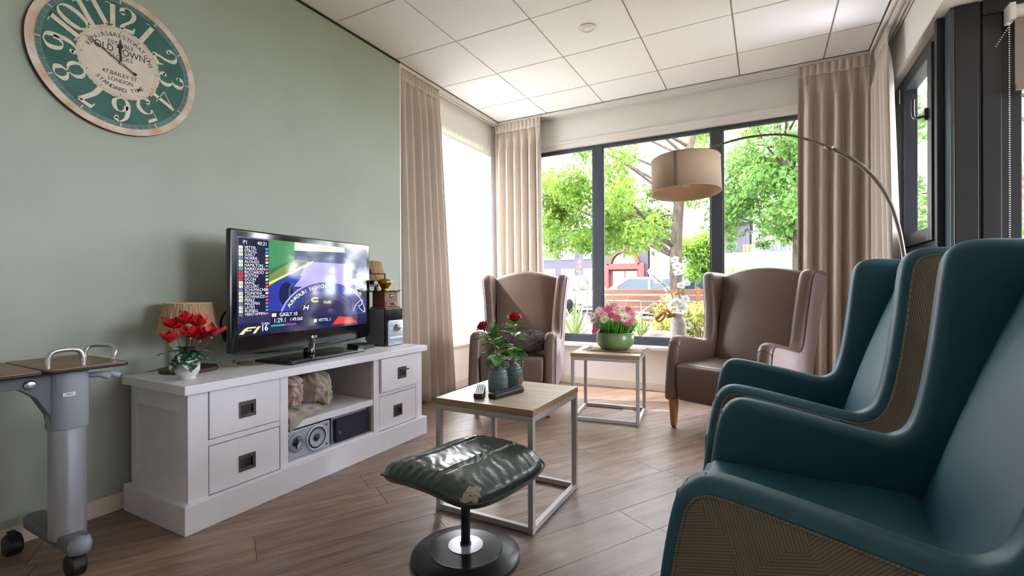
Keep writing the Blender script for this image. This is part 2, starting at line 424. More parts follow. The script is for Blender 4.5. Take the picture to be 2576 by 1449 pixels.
for row in range(-24, 26):
    off = (row*0.42+.13*((row*7) % 5)) % PL
    for k in range(-5, 6):
        c = p_ref+pv*((row+.5)*PW)+pu*((k+.5)*PL+(off if row else 0))
        quad = [tuple(c+pu*(sx*PL/2)+pv*(sy*PW/2)) for sx, sy in ((-1,-1),(1,-1),(1,1),(-1,1))]
        for R in ((XLB, .92, YR, YB), (.92, XF, YR, YFAC)):
            q = clip_rect(quad, *R)
            if len(q) < 3: continue
            area = abs(sum(q[i-1][0]*q[i][1]-q[i][0]*q[i-1][1] for i in range(len(q))))/2
            if area < .004: continue
            lp = [((Vector(p)-c).dot(pu), (Vector(p)-c).dot(Vector((-pu.y, pu.x)))) for p in q]
            whole = abs(area-PL*PW) < 1e-6
            if whole and full_plank is not None: me = full_plank
            else:
                me = mesh_of('plank', plank_mesh(lp), M_FLOOR)
                if whole: full_plank = me
            link('plank', me, floor, (c.x, c.y, 0), (0, 0, rz_pl))
# ---- ceiling: tiles in a grid
ceil = struct(obj('ceiling', box((XLB-.25, YR, CZ+.012), (XF, YB+.3, CZ+.12)), M_GRID))
gx = [XL]+[-1.99+.6*k for k in range(0, 5)]+[.70]
gy = [YR]+[2.846+.594*k for k in range(-9, 3)]+[4.462]
tile_full = None
for i in range(len(gx)-1):
    for j in range(len(gy)-1):
        w, d = gx[i+1]-gx[i], gy[j+1]-gy[j]
        if w < .05 or d < .05: continue
        g = .0055; fullt = abs(w-.6) < 1e-4 and abs(d-.594) < 1e-4
        if fullt and tile_full: me = tile_full
        else:
            me = mesh_of('ceiling_tile', box((-w/2+g, -d/2+g, 0), (w/2-g, d/2-g, .014)), M_CEIL)
            if fullt: tile_full = me
        link('ceiling_tile', me, ceil, ((gx[i]+gx[i+1])/2, (gy[j]+gy[j+1])/2, CZ-.001+random.uniform(-.0006, .0006)))
# ---- walls
struct(obj('wall_left', box((XL-.28, YR, -.05), (XL, 2.885, CZ+.012)), M_GREEN))
struct(obj('shadow_line', box((XL, YR, CZ-.016), (XL+.008, 2.885, CZ-.002)), M_BLACK))  # black strip standing in for the shadow line under the ceiling
struct(obj('trim_2', box((XL-.28, 2.885, 0), (XL+.002, 2.897, CZ-.005)), M_TRIMW))
wlb = MB().box((XLB-.22, 2.885, -.05), (XLB, 3.12, CZ+.012)).box((XLB-.22, 4.47, -.05), (XLB, YB+.25, CZ+.012))
wlb.box((XLB-.22, 3.12, -.05), (XLB, 4.47, .415)).box((XLB-.22, 3.12, 2.50), (XLB, 4.47, CZ+.012))
struct(obj('wall_left_bay', wlb, M_WHITE))
wb = MB().box((XLB, YB, -.05), (-2.22, YB+.25, CZ+.012)).box((.66, YB, -.05), (.93, YB+.25, CZ+.012))
wb.box((-2.22, YB, -.05), (.66, YB+.25, .40)).box((-2.22, YB, 2.482), (.66, YB+.25, CZ+.012))
struct(obj('wall_back', wb, M_WHITE))
struct(obj('wall_right_bulkhead', MB().box((XR, YFAC+.09, WH), (XR+.2, YB, CZ+.012)).box((XR, YR, WH), (XF, YFAC+.09, CZ+.012)), M_WHITE))
struct(obj('trim_3', box((XR, 3.42, WH-.006), (XR+.13, YB, WH)), mat('soffit_grey', '#C4BDB6', .6)))
struct(obj('wall_right', MB().box((XF, YR, -.05), (XF+.2, 1.3, CZ+.012)).box((XF, 2.9, -.05), (XF+.2, YFAC+.3, CZ+.012)).box((XF, 1.3, -.05), (XF+.2, 2.9, .12)).box((XF, 1.3, 2.40), (XF+.2, 2.9, CZ+.012)), M_WHITE))
struct(obj('wall_rear', box((XL-.28, YR-.2, -.05), (XF+.2, YR, CZ+.012)), M_WHITE))
struct(obj('baseboard_left', box((XL, YR, 0), (XL+.014, 2.885, .075)), M_BASE, bevel=.003))
struct(obj('baseboard_back', box((XLB, YB-.014, 0), (.82, YB, .075)), M_BASE, bevel=.003))
struct(obj('baseboard_left_bay', box((XLB, 2.9, 0), (XLB+.014, YB-.014, .075)), M_BASE, bevel=.003))
# curtain tracks: two-channel white ceiling rails
def track(name, lo, hi, along):
    mb = MB(); (x0, y0), (x1, y1) = lo, hi; z0, z1 = CZ-.03, CZ-.002
    if along == 'y':
        w = (x1-x0); mb.box((x0, y0, z1-.006), (x1, y1, z1))
        for f in (0, .30, .38, .70, .9): mb.box((x0+w*f, y0, z0), (x0+w*f+.008, y1, z1-.004))
    else:
        w = (y1-y0); mb.box((x0, y0, z1-.006), (x1, y1, z1))
        for f in (0, .30, .38, .70, .9): mb.box((x0, y0+w*f, z0), (x1, y0+w*f+.008, z1-.004))
    struct(obj(name, mb, M_TRIMW))
track('trim_4', (XLB+.002, 2.90), (-2.572, 4.46), 'y')
track('trim_5', (-2.64, 4.466), (.80, 4.592), 'x')
track('trim_6', (.704, 3.3), (.816, 4.46), 'y')

# ---- windows
def pane(name, parent, lo, hi): return obj(name, box(lo, hi), M_GLASS, parent)
def frame_bar(parent, lo, hi, m=None, name='frame_bar'): return obj(name, box(lo, hi), m or M_DARK, parent, bevel=.004)
w1 = struct(obj('window_1', MB().box((-2.22, 4.635, .425), (.66, 4.70, .495)).box((-2.22, 4.635, 2.415), (.66, 4.70, 2.482)).box((-2.22, 4.635, .495), (-2.15, 4.70, 2.415)).box((.59, 4.635, .495), (.66, 4.70, 2.415)), M_DARK, bevel=.004))
for x0, x1 in ((-1.552, -1.451), (-.435, -.338)):
    obj('mullion', box((x0, 4.63, .495), (x1, 4.70, 2.415)), M_DARK, w1, bevel=.004)
for x0, x1 in ((-2.15, -1.552), (-1.451, -.435), (-.338, .59)):
    obj('pane', box((x0-.01, 4.664, .485), (x1+.01, 4.672, 2.425)), M_GLASS3, w1)
    b = MB().box((x0, 4.645, 2.398), (x1, 4.664, 2.415)).box((x0, 4.645, .495), (x1, 4.664, .508)).box((x0, 4.645, .508), (x0+.012, 4.664, 2.398)).box((x1-.012, 4.645, .508), (x1, 4.664, 2.398))
    obj('glazing_bead', b, mat('bead_dark', '#565D64', .4), w1)
struct(obj('trim_7', box((-2.22, 4.50, .395), (.66, 4.64, .425)), mat('sill_stone', '#DEDCDC', .35, var=.04, vscale=60), bevel=.004))
struct(obj('trim_8', MB().box((-2.25, YB-.012, 2.482), (.69, YB+.002, 2.515)), M_TRIMW, bevel=.004))
struct(obj('shadow_line3', box((-2.22, YB, 2.44), (.66, 4.64, 2.4819)), M_TRIMW))
# left bay window behind the sheer
w2 = struct(obj('window_2', MB().box((XLB-.13, 3.12, .43), (XLB-.07, 4.47, .50)).box((XLB-.13, 3.12, 2.43), (XLB-.07, 4.47, 2.50)).box((XLB-.13, 3.12, .50), (XLB-.07, 3.19, 2.43)).box((XLB-.13, 4.40, .50), (XLB-.07, 4.47, 2.43)), M_DARK, bevel=.004))
pane('pane', w2, (XLB-.105, 3.18, .49), (XLB-.097, 4.41, 2.44))
struct(obj('trim_9', box((XLB-.07, 3.12, .40), (XLB+.03, 4.47, .428)), mat('sill_wood', '#CDBBA4', .5), bevel=.004))
# right window: dark frame, tilt sash, lower panel
X0, X1 = .875, .945
M_DARKR = mat('side_window_frame', '#292D35', .4)
w3 = struct(obj('window_3', MB().box((X0, 3.42, 0), (X1, 3.60, WH)).box((X0, 4.30, 0), (X1, YB, WH)).box((X0, 3.60, 2.425), (X1, 4.30, WH)).box((X0, 3.60, 1.215), (X1, 4.30, 1.26)).box((X0, 3.60, 0), (X1, 4.30, .06)), M_DARKR, bevel=.004))
sash = obj('sash', MB().box((X0-.018, 3.60, 1.26), (X1-.01, 3.68, 2.425)).box((X0-.018, 4.22, 1.26), (X1-.01, 4.30, 2.425)).box((X0-.018, 3.68, 1.26), (X1-.01, 4.22, 1.345)).box((X0-.018, 3.68, 2.36), (X1-.01, 4.22, 2.425)), M_DARKR, w3, bevel=.005)
obj('pane', box((.92, 3.67, 1.335), (.928, 4.23, 2.37)), M_GLASS, w3)
obj('panel', box((.90, 3.60, .06), (.915, 4.30, 1.215)), M_DARK2, w3)
hd = MB().box((X0-.034, 3.655, 1.985), (X0-.018, 3.68, 2.055)); hd.tube(catmull([(X0-.03, 3.667, 2.01), (X0-.065, 3.68, 2.01), (X0-.078, 3.70, 2.03), (X0-.078, 3.705, 2.13)], 5), .009, 8)
obj('handle', hd, mat('handle_metal', '#4A4A55', .35, .6), w3)
obj('hinge', MB().tube([(X0-.02, 4.31, 2.30), (X0-.02, 4.31, 2.40)], .007, 8), M_ALU, w3)
# near jamb post + facade
struct(obj('wall_facade', MB().box((.84, 3.425, 0), (.875, 3.47, WH)).box((.89, YFAC, 0), (.985, YFAC+.12, WH)).box((.875, YFAC+.008, 0), (.9, YFAC+.12, WH)).box((.985, YFAC+.012, 0), (1.0, YFAC+.12, WH)).box((1.0, YFAC, 2.40), (XF, YFAC+.12, WH)), M_DARK2, bevel=.003))
struct(obj('shadow_line0', box((.872, YFAC-.002, 0), (.889, YFAC+.09, WH-.01)), mat('post_teal', '#384850', .35), bevel=.003))
w4 = struct(obj('window_4', MB().box((1.0, YFAC+.004, 0), (1.075, YFAC+.1, 2.40)).box((1.075, YFAC+.02, 0), (1.155, YFAC+.09, 2.40)).box((2.16, YFAC+.004, 0), (2.30, YFAC+.1, 2.40)).box((XF-.1, YFAC+.004, 0), (XF, YFAC+.1, 2.40)).box((1.155, YFAC+.02, 2.31), (XF-.1, YFAC+.09, 2.40)).box((1.155, YFAC+.02, 0), (XF-.1, YFAC+.09, .12)), M_DARK2, bevel=.004))
pane('pane', w4, (1.15, YFAC+.05, .11), (2.17, YFAC+.058, 2.32)); pane('pane', w4, (2.29, YFAC+.05, .11), (XF-.09, YFAC+.058, 2.32))
obj('mid_rail', box((1.155, YFAC+.03, .86), (2.16, YFAC+.085, .93)), M_DARK2, w4)

w5 = struct(obj('added_window', MB().box((XF+.05, 1.3, .12), (XF+.12, 2.9, .20)).box((XF+.05, 1.3, 2.32), (XF+.12, 2.9, 2.40)).box((XF+.05, 1.3, .2), (XF+.12, 1.38, 2.32)).box((XF+.05, 2.82, .2), (XF+.12, 2.9, 2.32)), M_DARK, bevel=.004))  # unseen window added to let more daylight into the room
pane('pane', w5, (XF+.08, 1.38, .2), (XF+.088, 2.82, 2.32))
# ---- roller blind with bead chain
rb = thing('roller_blind', 'taupe roller blind half lowered over the dark framed glass door', 'blind', (1.09, YFAC-.04, 2.37))
M_BLINDC = mat('blind_taupe', '#8A7C6E', .85, var=.06, vscale=300)
obj('roller_tube', MB().tube([(0.012, 0, 0), (1.1, 0, 0)], .032, 16), mat('roller_white', '#CFCCC9', .5), rb, angle=40)
obj('blind_fabric', box((.022, .010, -.375), (1.09, .0125, -.005)), M_BLINDC, rb)
obj('bottom_bar', box((.022, .004, -.395), (1.09, .018, -.362)), M_BLINDC, rb, bevel=.004)
obj('bracket', box((-.012, -.036, -.05), (.012, .036, .036)), mat('bracket_white', '#D9D7D4', .5), rb, bevel=.003)
ch = MB()
for k in range(120): ch.lathe([(0, -.0035), (.003, -.0018), (.0035, 0), (.003, .0018), (0, .0035)], 6, (-.012, -.03, -.03-k*.0115))
for k in range(9): ch.lathe([(0, -.0035), (.0035, 0), (0, .0035)], 6, (-.018-.0055*k, -.032, -.09-.010*k))
obj('bead_chain', ch, mat('bead_white', '#DAD8DA', .4), rb)

# ---- recessed ceiling disc
cd = thing('ceiling_spot', 'round white recessed disc in the ceiling tile', 'ceiling light', (-1.085, 3.136, CZ-.002))
obj('trim_ring', MB().lathe([(.041, .002), (.041, -.003), (.05, -.007), (.0605, -.006), (.064, .001)], 36, caps=False), M_TRIMW, cd, True)
obj('disc', MB().lathe([(.0, -.004), (.036, -.004), (.041, -.001)], 36, caps=False), mat('disc_white', '#DFDCDC', .6), cd, True)

# ================================================================== CURTAINS
def wobj(name, mb, m, t, **k):
    """part given in room coordinates, stored in its thing's frame"""
    M = (Matrix.Translation(t.location)@Matrix.Rotation(t.rotation_euler.z, 4, 'Z')).inverted()
    return obj(name, mb.xf(M), m, t, **k)
def curtain(label, along, fixed, top, bot, z0, z1, folds, amp, seed, group, sgn=1):
    r = random.Random(seed); ph = [r.uniform(-.9, .9) for _ in range(folds+2)]; am = [r.uniform(.7, 1.25) for _ in range(folds+2)]
    mid = (top[0]+top[1])/2
    t = thing('curtain', label, 'curtain', (fixed if along == 'y' else mid, mid if along == 'y' else fixed, z0), 0, group)
    jw = [r.uniform(-.06, .06) for _ in range(8)]
    def fn(u, v):
        u_ = u; u = u+sum(jw[k]*math.sin(PI*(k+1)*u)/(k+1)**.5 for k in range(8))*.5*(1-.3*v); u = min(1, max(0, u))
        z = z0+(z1-z0)*v; f = u*folds; i = int(min(f, folds-1e-6)); k = f-i
        a = ph[i]*(1-k)+ph[i+1]*k; b = am[i]*(1-k)+am[i+1]*k
        w = min(1, (1-v)*9)                     # pleats below the heading open into round folds
        s = math.sin(2*PI*f+a*(1-v)*1.1)
        pl = abs(math.sin(2*PI*f))**5*1.5-.5; sh = (1-w)*.6*pl+w*s
        pos = (top[0]+(top[1]-top[0])*u)*v**1.0+(bot[0]+(bot[1]-bot[0])*u)*(1-v**1.0)
        pos += .012*math.cos(2*PI*f*1.0+a)*(1-v)*w
        off = sgn*amp*b*sh*(.85+.25*(1-v))*(1 if w >= 1 else .5+.5*w)
        if .955 < v <= .975: off *= .55
        return (fixed+off, pos, z) if along == 'y' else (pos, fixed+off, z)
    vh = 1-.095/(z1-z0)
    wobj('drape', MB().grid(lambda u, v: fn(u, v*vh), folds*16, 26), M_CURT, t, smooth=True, solid=.003)
    wobj('pleated_heading', MB().grid(lambda u, v: fn(u, vh+(1-vh)*v), folds*16, 8), M_CURT, t, smooth=True, solid=.004)
    return t
CG = 'beige pleated curtains'
curtain('beige pleated curtain hanging beside the stereo and the green wall', 'y', -2.583, (2.905, 3.43), (2.975, 3.64), .015, CZ-.028, 6, .052, 1, CG)
curtain('beige pleated curtain in the corner behind the armchair with the fluffy cushion', 'x', 4.46, (-2.60, -2.06), (-2.60, -2.02), .015, CZ-.028, 6, .050, 2, CG)
curtain('beige pleated curtain between large window and room corner, behind the arc lamp pole', 'x', 4.455, (.235, .71), (.215, .70), .015, CZ-.028, 5, .052, 3, CG)
curtain('beige pleated curtain drawn along the narrow dark framed side window', 'y', .735, (4.42, 4.02), (4.42, 3.60), .015, CZ-.028, 4, .045, 4, CG)
# sheer on a thin rod in the left window
sh = thing('sheer_curtain', 'white translucent sheer curtain glowing over the side window', 'curtain', (XLB+.03, 3.8, .42))
def shf(u, v):
    y = 3.10+(4.50-3.10)*u; z = .432+(2.50-.432)*v
    return (XLB+.012+.010*math.sin(u*2*PI*17+.8*math.sin(u*9))*(1 if v < .95 else .6), y, z)
wobj('sheer_panel', MB().grid(lambda u, v: shf(u, v*.955), 220, 12), M_SHEER, sh, smooth=True)
wobj('gathered_heading', MB().grid(lambda u, v: shf(u, .955+.06*v), 220, 3), M_SHEER, sh, smooth=True)
wobj('rod', MB().tube([(XLB+.014, 3.06, 2.425), (XLB+.014, 4.56, 2.425)], .006, 8), M_TRIMW, sh)

# ================================================================== TV STAND
ts = thing('tv_stand', 'white wooden television stand with four drawers and an open middle', 'tv stand', (-2.28, 1.79, 0))
B0, B1 = -2.52, -2.06; YA, YZ = 1.055, 2.528
carc = MB().box((B0, 1.072, .10), (B0+.012, YZ, .56))                 # back
carc.box((B0, 1.09, .10), (B1-.02, 1.12, .56)).box((B0, 2.475, .10), (B1-.02, YZ-.02, .56))
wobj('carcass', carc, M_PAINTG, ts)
for y0, y1 in ((YA, 1.135), (1.468, 1.511), (2.082, 2.128), (2.47, YZ)): wobj('stile', box((B1-.022, y0, .11), (B1, y1, .56)), M_PAINT, ts, bevel=.002)
for y0, y1 in ((1.135, 1.468), (2.128, 2.47)): wobj('rail', box((B1-.022, y0, .327), (B1-.002, y1, .352)), M_PAINT, ts, bevel=.002)
sp = MB().box((B0, YA+.022, .11), (B1-.022, YA+.034, .56))
sp.box((B0, YA, .11), (B0+.05, YA+.024, .56)).box((B1-.075, YA, .11), (B1-.022, YA+.024, .56)).box((B0+.05, YA, .48), (B1-.075, YA+.024, .56)).box((B0+.05, YA, .11), (B1-.075, YA+.024, .175))
wobj('side_panel', sp, M_PAINT, ts, bevel=.002)
wobj('side_panel', box((B0, YZ-.02, .11), (B1-.022, YZ, .56)), M_PAINT, ts, bevel=.002)
wobj('plinth', MB().box((-2.535, 1.03, 0), (-2.035, 2.552, .118)), M_PAINT, ts, bevel=.003)
wobj('top_board', box((-2.545, 1.03, .562), (-2.032, 2.555, .60)), M_PAINT, ts, bevel=.003)
wobj('shelf', box((B0+.012, 1.511, .29), (B1-.004, 2.082, .325)), M_PAINT, ts, bevel=.002)
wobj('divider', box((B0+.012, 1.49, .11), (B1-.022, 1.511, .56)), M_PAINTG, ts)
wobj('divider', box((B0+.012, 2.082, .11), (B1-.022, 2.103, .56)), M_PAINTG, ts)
wobj('compartment_floor', box((B0+.012, 1.511, .118), (B1-.004, 2.082, .132)), M_PAINT, ts)
def handle_meshes(pull):
    t = .004; m = MB(); y0, y1, z0, z1 = -.038, .038, -.036, .036
    m.box((0, y0, z0), (t, y0+.013, z1)).box((0, y1-.013, z0), (t, y1, z1)).box((0, y0+.013, z1-.017), (t, y1-.013, z1)).box((0, y0+.013, z0), (t, y1-.013, z0+.017))
    if pull:   # bail lifted out
        m.bar((t, y0+.013, z1-.019), (.032, y0+.013, z1-.014), .006).bar((t, y1-.013, z1-.019), (.032, y1-.013, z1-.014), .006).bar((.032, y0+.010, z1-.014), (.032, y1-.010, z1-.014), .008)
    else:
        m.tube([(t+.002, y0+.013, z1-.016), (t+.002, y0+.014, z0+.014), (t+.003, -.012, z0+.009), (t+.003, 0, z0+.014), (t+.003, .012, z0+.009), (t+.002, y1-.014, z0+.014), (t+.002, y1-.013, z1-.016)], .0035, 6)
    for yy in (y0+.006, y1-.006):
        for zz in (z0+.006, z1-.006): m.lathe([(.0025, t), (.001, t+.0015)], 6, (0, yy, zz), 'x')
    return m
hm = []
for p_ in (0, 1):
    mb = handle_meshes(p_); nb = len(mb.f); mb.box((-.001, -.026, -.020), (.0008, .026, .020)); me = mesh_of('drawer_handle', mb, M_BRONZE); me.materials.append(M_BLACK)  # flat black plate paints the shade of a deep handle recess
    for pl_ in me.polygons:
        if pl_.index >= nb: pl_.material_index = 1
    hm.append(me)
for (y0, y1, z0, z1, proud, pull, hz) in ((1.139, 1.464, .356, .557, .004, 0, .449), (1.139, 1.464, .122, .323, .0, 0, .209), (2.133, 2.467, .356, .557, .016, 1, .4515), (2.131, 2.466, .122, .323, .0, 0, .2145)):
    dr = wobj('drawer', box((B1-.035, y0, z0), (B1+proud-.001, y1, z1)), M_PAINT, ts, bevel=.002)
    hy = {1.139: 1.3035, 2.133: 2.314, 2.131: 2.292}[y0]
    link('drawer_handle', hm[pull], dr, (B1+proud-.001-ts.location.x, hy-ts.location.y, hz))

# ---- blanket in the niche (a rolled pink throw and its beige fold)
M_PINK = mat('throw_pink', '#B59A92', .95, var=.06, vscale=200, bump=.2, bscale=500, sheen=.4)
M_BEIG = mat('throw_beige', '#A3968A', .95, var=.06, vscale=200, bump=.25, bscale=500, sheen=.4)
def blob(c, rad, seed, wr=.12, nu=40, nv=24, flat=None, sw=3):
    r = random.Random(seed); k = [(r.uniform(2, 6), r.uniform(1, 4), r.uniform(0, 6.28), r.uniform(.4, 1)) for _ in range(5)]
    def fn(u, v):
        th = 2*PI*u; fi = PI*(v-.5); x, y, z = math.cos(fi)*math.cos(th), math.cos(fi)*math.sin(th), math.sin(fi)
        d = 1+wr*sum(w*math.sin(a*th+b*fi*2+p+sw*z) for a, b, p, w in k)/2.4
        P = [c[0]+rad[0]*x*d, c[1]+rad[1]*y*d, c[2]+rad[2]*z*d]
        if flat is not None: P[2] = max(P[2], flat)
        return P
    return MB().grid(fn, nu, nv, wrap=True)
def crumple(c, rad, seed, flat, x1, nu=120, nv=70, amp=.16):
    r = random.Random(seed); K = [(r.uniform(-9, 9), r.uniform(-9, 9), r.uniform(-9, 9), r.uniform(0, 6.28), r.uniform(.5, 1)) for _ in range(7)]
    def fn(u, v):
        th = 2*PI*u; fi = PI*(v-.5); se = lambda a, p: math.copysign(abs(a)**p, a)
        x, y, z = se(math.cos(fi), .8)*se(math.cos(th), .8), se(math.cos(fi), .8)*se(math.sin(th), .8), se(math.sin(fi), .9)
        w = sum(g*(1-2*abs(math.sin(.5*(a*x+b*y+k*z)*.85+p+1.1*math.sin(3.5*y+2*z+p)))**.7) for a, b, k, p, g in K)/3.2
        d = 1+amp*w
        return (min(c[0]+rad[0]*x*d, x1), c[1]+rad[1]*y*d, max(c[2]+rad[2]*z*d, flat))
    return MB().grid(fn, nu, nv, wrap=True)
pk = thing('pink_throw', 'dusty pink throw rolled up in the open stand compartment', 'blanket', (-2.2, 1.6, .327))
wobj('rolled_bundle', crumple((-2.19, 1.595, .445), (.105, .064, .086), 5, .388, -2.075), M_PINK, pk, smooth=True)
wobj('top_fold', crumple((-2.18, 1.585, .512), (.10, .062, .036), 8, .47, -2.078, 90, 40), M_PINK, pk, smooth=True)
bt = thing('beige_throw', 'beige throw folded round the pink one, its corner hanging over the shelf edge', 'blanket', (-2.2, 1.72, .327))
wobj('rolled_bundle', crumple((-2.20, 1.762, .448), (.115, .090, .098), 15, .352, -2.08), M_BEIG, bt, smooth=True)
wobj('lower_fold', crumple((-2.165, 1.655, .352), (.10, .135, .026), 17, .328, -2.068, 110, 36, .22), M_BEIG, bt, smooth=True)
wobj('front_fold', crumple((-2.15, 1.785, .392), (.075, .045, .05), 19, .34, -2.068, 80, 40, .25), M_BEIG, bt, smooth=True)
def hang(u, v):
    y = 1.517+.16*u; z = .368-(.075*(1-u)**1.4+.014)*v+.004*math.sin(u*14); x = -2.092+.034*min(1, v*3)+.005*math.sin(u*11)*v
    return (x, y, z)
wobj('hanging_edge', MB().grid(hang, 30, 14), M_BEIG, bt, smooth=True, solid=.006)

# ---- loudspeakers
def speaker(label, y0, y1, grille):
    t = thing('loudspeaker', label, 'speaker', (-2.2, (y0+y1)/2, .132), 0, 'loudspeakers in the stand')
    X = -2.085; z0, z1 = .133, .275
    if not grille:
        wobj('cabinet', box((-2.33, y0, z0), (X-.012, y1, z1)), mat('speaker_cab', '#3B3A3C', .5), t, bevel=.003)
        wobj('front_baffle', box((X-.012, y0, z0), (X, y1, z1)), mat('speaker_silver', '#AEB4C4', .35, .3), t, bevel=.004)
        cy_, cz = y0+.055, z0+.078
        wobj('tweeter', MB().lathe([(.046, .0), (.046, .005), (.04, .008), (.024, .003), (.017, .0006)], 32, (X, cy_, cz), 'x', caps=False), mat('tweeter_ring', '#8F97A8', .3, .5), t, smooth=True)
        tw = MB().lathe([(.019, .001), (.012, .006), (0, .008)], 24, (X, cy_, cz), 'x', caps=False).box((X+.006, cy_-.0025, cz-.028), (X+.010, cy_+.0025, cz+.028))
        wobj('tweeter_dome', tw, M_BLACKG, t, smooth=False)
        cy2, cz2 = y0+.178, z0+.072
        wobj('woofer_ring', MB().lathe([(.066, 0), (.066, .006), (.061, .010), (.055, .007)], 40, (X, cy2, cz2), 'x', caps=False), mat('woofer_rim', '#C4C9D6', .3, .5), t, smooth=True)
        wobj('rubber_surround', MB().lathe([(.057, .006), (.051, .011), (.045, .007)], 40, (X, cy2, cz2), 'x', caps=False), M_BLACK, t, smooth=True)
        wobj('cone', MB().lathe([(.047, .0075), (.018, .0008)], 40, (X+.0005, cy2, cz2), 'x', caps=False), mat('cone_grey', '#A3ABB9', .45), t, smooth=True)
        wobj('dust_cap', MB().lathe([(.021, .0015), (.014, .006), (0, .008)], 24, (X, cy2, cz2), 'x', caps=False), M_BLACK, t, smooth=True)
        for yy in (y0+.008, y1-.022):
            for zz in (z0+.02, z1-.018): wobj('grille_socket', MB().lathe([(.006, -.001), (.006, .002), (.004, .002), (.003, -.001)], 12, (X, yy, zz), 'x'), M_BLACK, t)
    else:
        wobj('cabinet', box((-2.36, y0, z0), (X-.035, y1, z1)), mat('speaker_cab', '#3B3A3C', .5), t, bevel=.003)
        wobj('front_baffle', box((X-.035, y0, z0), (X-.025, y1, z1)), mat('speaker_silver', '#AEB4C4', .35, .3), t, bevel=.003)
        wobj('cloth_grille', box((X-.025, y0+.012, z0+.004), (X, y1-.004, z1-.012)), mat('grille_cloth', '#2A2A38', .95, bump=.4, bscale=900), t, bevel=.006)
        wobj('badge', MB().lathe([(.004, 0), (.004, .0015)], 8, (X, y0+.04, z0+.05), 'x').box((X, y0+.038, z0+.046), (X+.0015, y0+.042, z0+.062)), mat('badge', '#D5D5DA', .3, .5), t)
speaker('silver loudspeaker with bare cone and tweeter under the stand shelf', 1.516, 1.782, False)
speaker('loudspeaker with dark cloth grille under the stand shelf', 1.812, 2.074, True)

# ================================================================== TV
tv = thing('television', 'black flat screen television on its stand showing a motor race', 'television', (-2.30, 1.83, .60), math.radians(6.0))
TW, TH, TB = .503, .628, .050          # half width, height, bottom above stand top
def tvp(y, z, x): return (x, y, z)
ol = []
for k in range(41):                  # gently bowed lower edge
    a = -1+2*k/40; ol.append((a*TW, TB+.018*(a*a)))
ol[0] = (-TW, TB+.03); ol[-1] = (TW, TB+.03)
ol += [(TW+.002, TB+.05), (TW+.002, TB+TH-.006), (TW-.004, TB+TH), (-TW+.004, TB+TH), (-TW-.002, TB+TH-.006), (-TW-.002, TB+.05)]
obj('bezel', pad_prism(ol, .028, .008, lambda p, d: (d, p[0], p[1])), M_BLACKG, tv, angle=35)
obj('back_housing', box((-.075, -.40, TB+.07), (-.014, .40, TB+TH-.06)), M_BLACK, tv, bevel=.02)
obj('stand_neck', MB().lathe([(.035, .012), (.032, .03), (.030, TB+.05)], 24, (-.005, 0, 0)), M_BLACKG, tv, smooth=True)
bs = rounded_rect(-.145, .125, -.285, .285, .02)
obj('stand_base', pad_prism(bs, .014, .005, lambda p, d: (p[0]+.04, p[1], d+.009)), M_BLACKG, tv, angle=40)
S0, S1, Z0, Z1 = -.465, .470, TB+.105, TB+TH-.035     # screen rectangle (left..right seen from the room is y min..max)
def em(name, col, s=1.0):
    return mat(name, col, .06, emis=col, estr=s*.60/2**EXPO, spec=.9)
def base_screen():
    m = bpy.data.materials.new('screen_picture'); m.use_nodes = True; nt = m.node_tree; b = nt.nodes['Principled BSDF']
    tc = nt.nodes.new('ShaderNodeTexCoord'); sep = nt.nodes.new('ShaderNodeSeparateXYZ'); nt.links.new(tc.outputs['Generated'], sep.inputs[0])
    r = nt.nodes.new('ShaderNodeValToRGB'); e = r.color_ramp.elements
    e[0].position = 0; e[0].color = hexc('#262b60'); e[1].position = 1; e[1].color = hexc('#8a86b8')
    k = e.new(.55); k.color = hexc('#5b62a8')
    n = nt.nodes.new('ShaderNodeTexNoise'); n.inputs['Scale'].default_value = 5; n.inputs['Detail'].default_value = 4; nt.links.new(tc.outputs['Object'], n.inputs['Vector'])
    ad = nt.nodes.new('ShaderNodeMath'); ad.operation = 'MULTIPLY_ADD'; ad.inputs[1].default_value = .3; nt.links.new(n.outputs[0], ad.inputs[0]); nt.links.new(sep.outputs[2], ad.inputs[2])
    sb = nt.nodes.new('ShaderNodeMath'); sb.operation = 'SUBTRACT'; sb.inputs[1].default_value = .15; nt.links.new(ad.outputs[0], sb.inputs[0])
    nt.links.new(sb.outputs[0], r.inputs[0]); nt.links.new(r.outputs[0], b.inputs['Emission Color']); b.inputs['Emission Strength'].default_value = .55/2**EXPO
    b.inputs['Base Color'].default_value = (.01, .01, .015, 1); b.inputs['Roughness'].default_value = .07; b.inputs['Specular IOR Level'].default_value = 1.0
    return m
SX = .0148
screen = obj('screen', box((SX-.004, S0, Z0), (SX, S1, Z1)), base_screen(), tv)
def sp_(u, v, lay=1): return (SX+.0004*lay, S0+(S1-S0)*u, Z0+(Z1-Z0)*v)
def shape(name, pts, m, lay=1): return obj(name, MB().poly([sp_(u, v, lay) for u, v in pts]), m, screen, fixn=False)
def arcpts(cx, cy_, rx, ry, a0, a1, n=16): return [(cx+rx*math.cos(math.radians(a0+(a1-a0)*k/n)), cy_+ry*math.sin(math.radians(a0+(a1-a0)*k/n))) for k in range(n+1)]
def band(cx, cy_, rx, ry, w, a0, a1): return arcpts(cx, cy_, rx, ry, a0, a1)+arcpts(cx, cy_, rx-w, ry-w*1.6, a1, a0)
e_gr = em('screen_green', '#3f8a5a', .55); e_dk = em('screen_panel', '#1d2340', .35); e_bl = em('screen_blue', '#2c3d9e', .6); e_dbl = em('screen_darkblue', '#1b2350', .45)
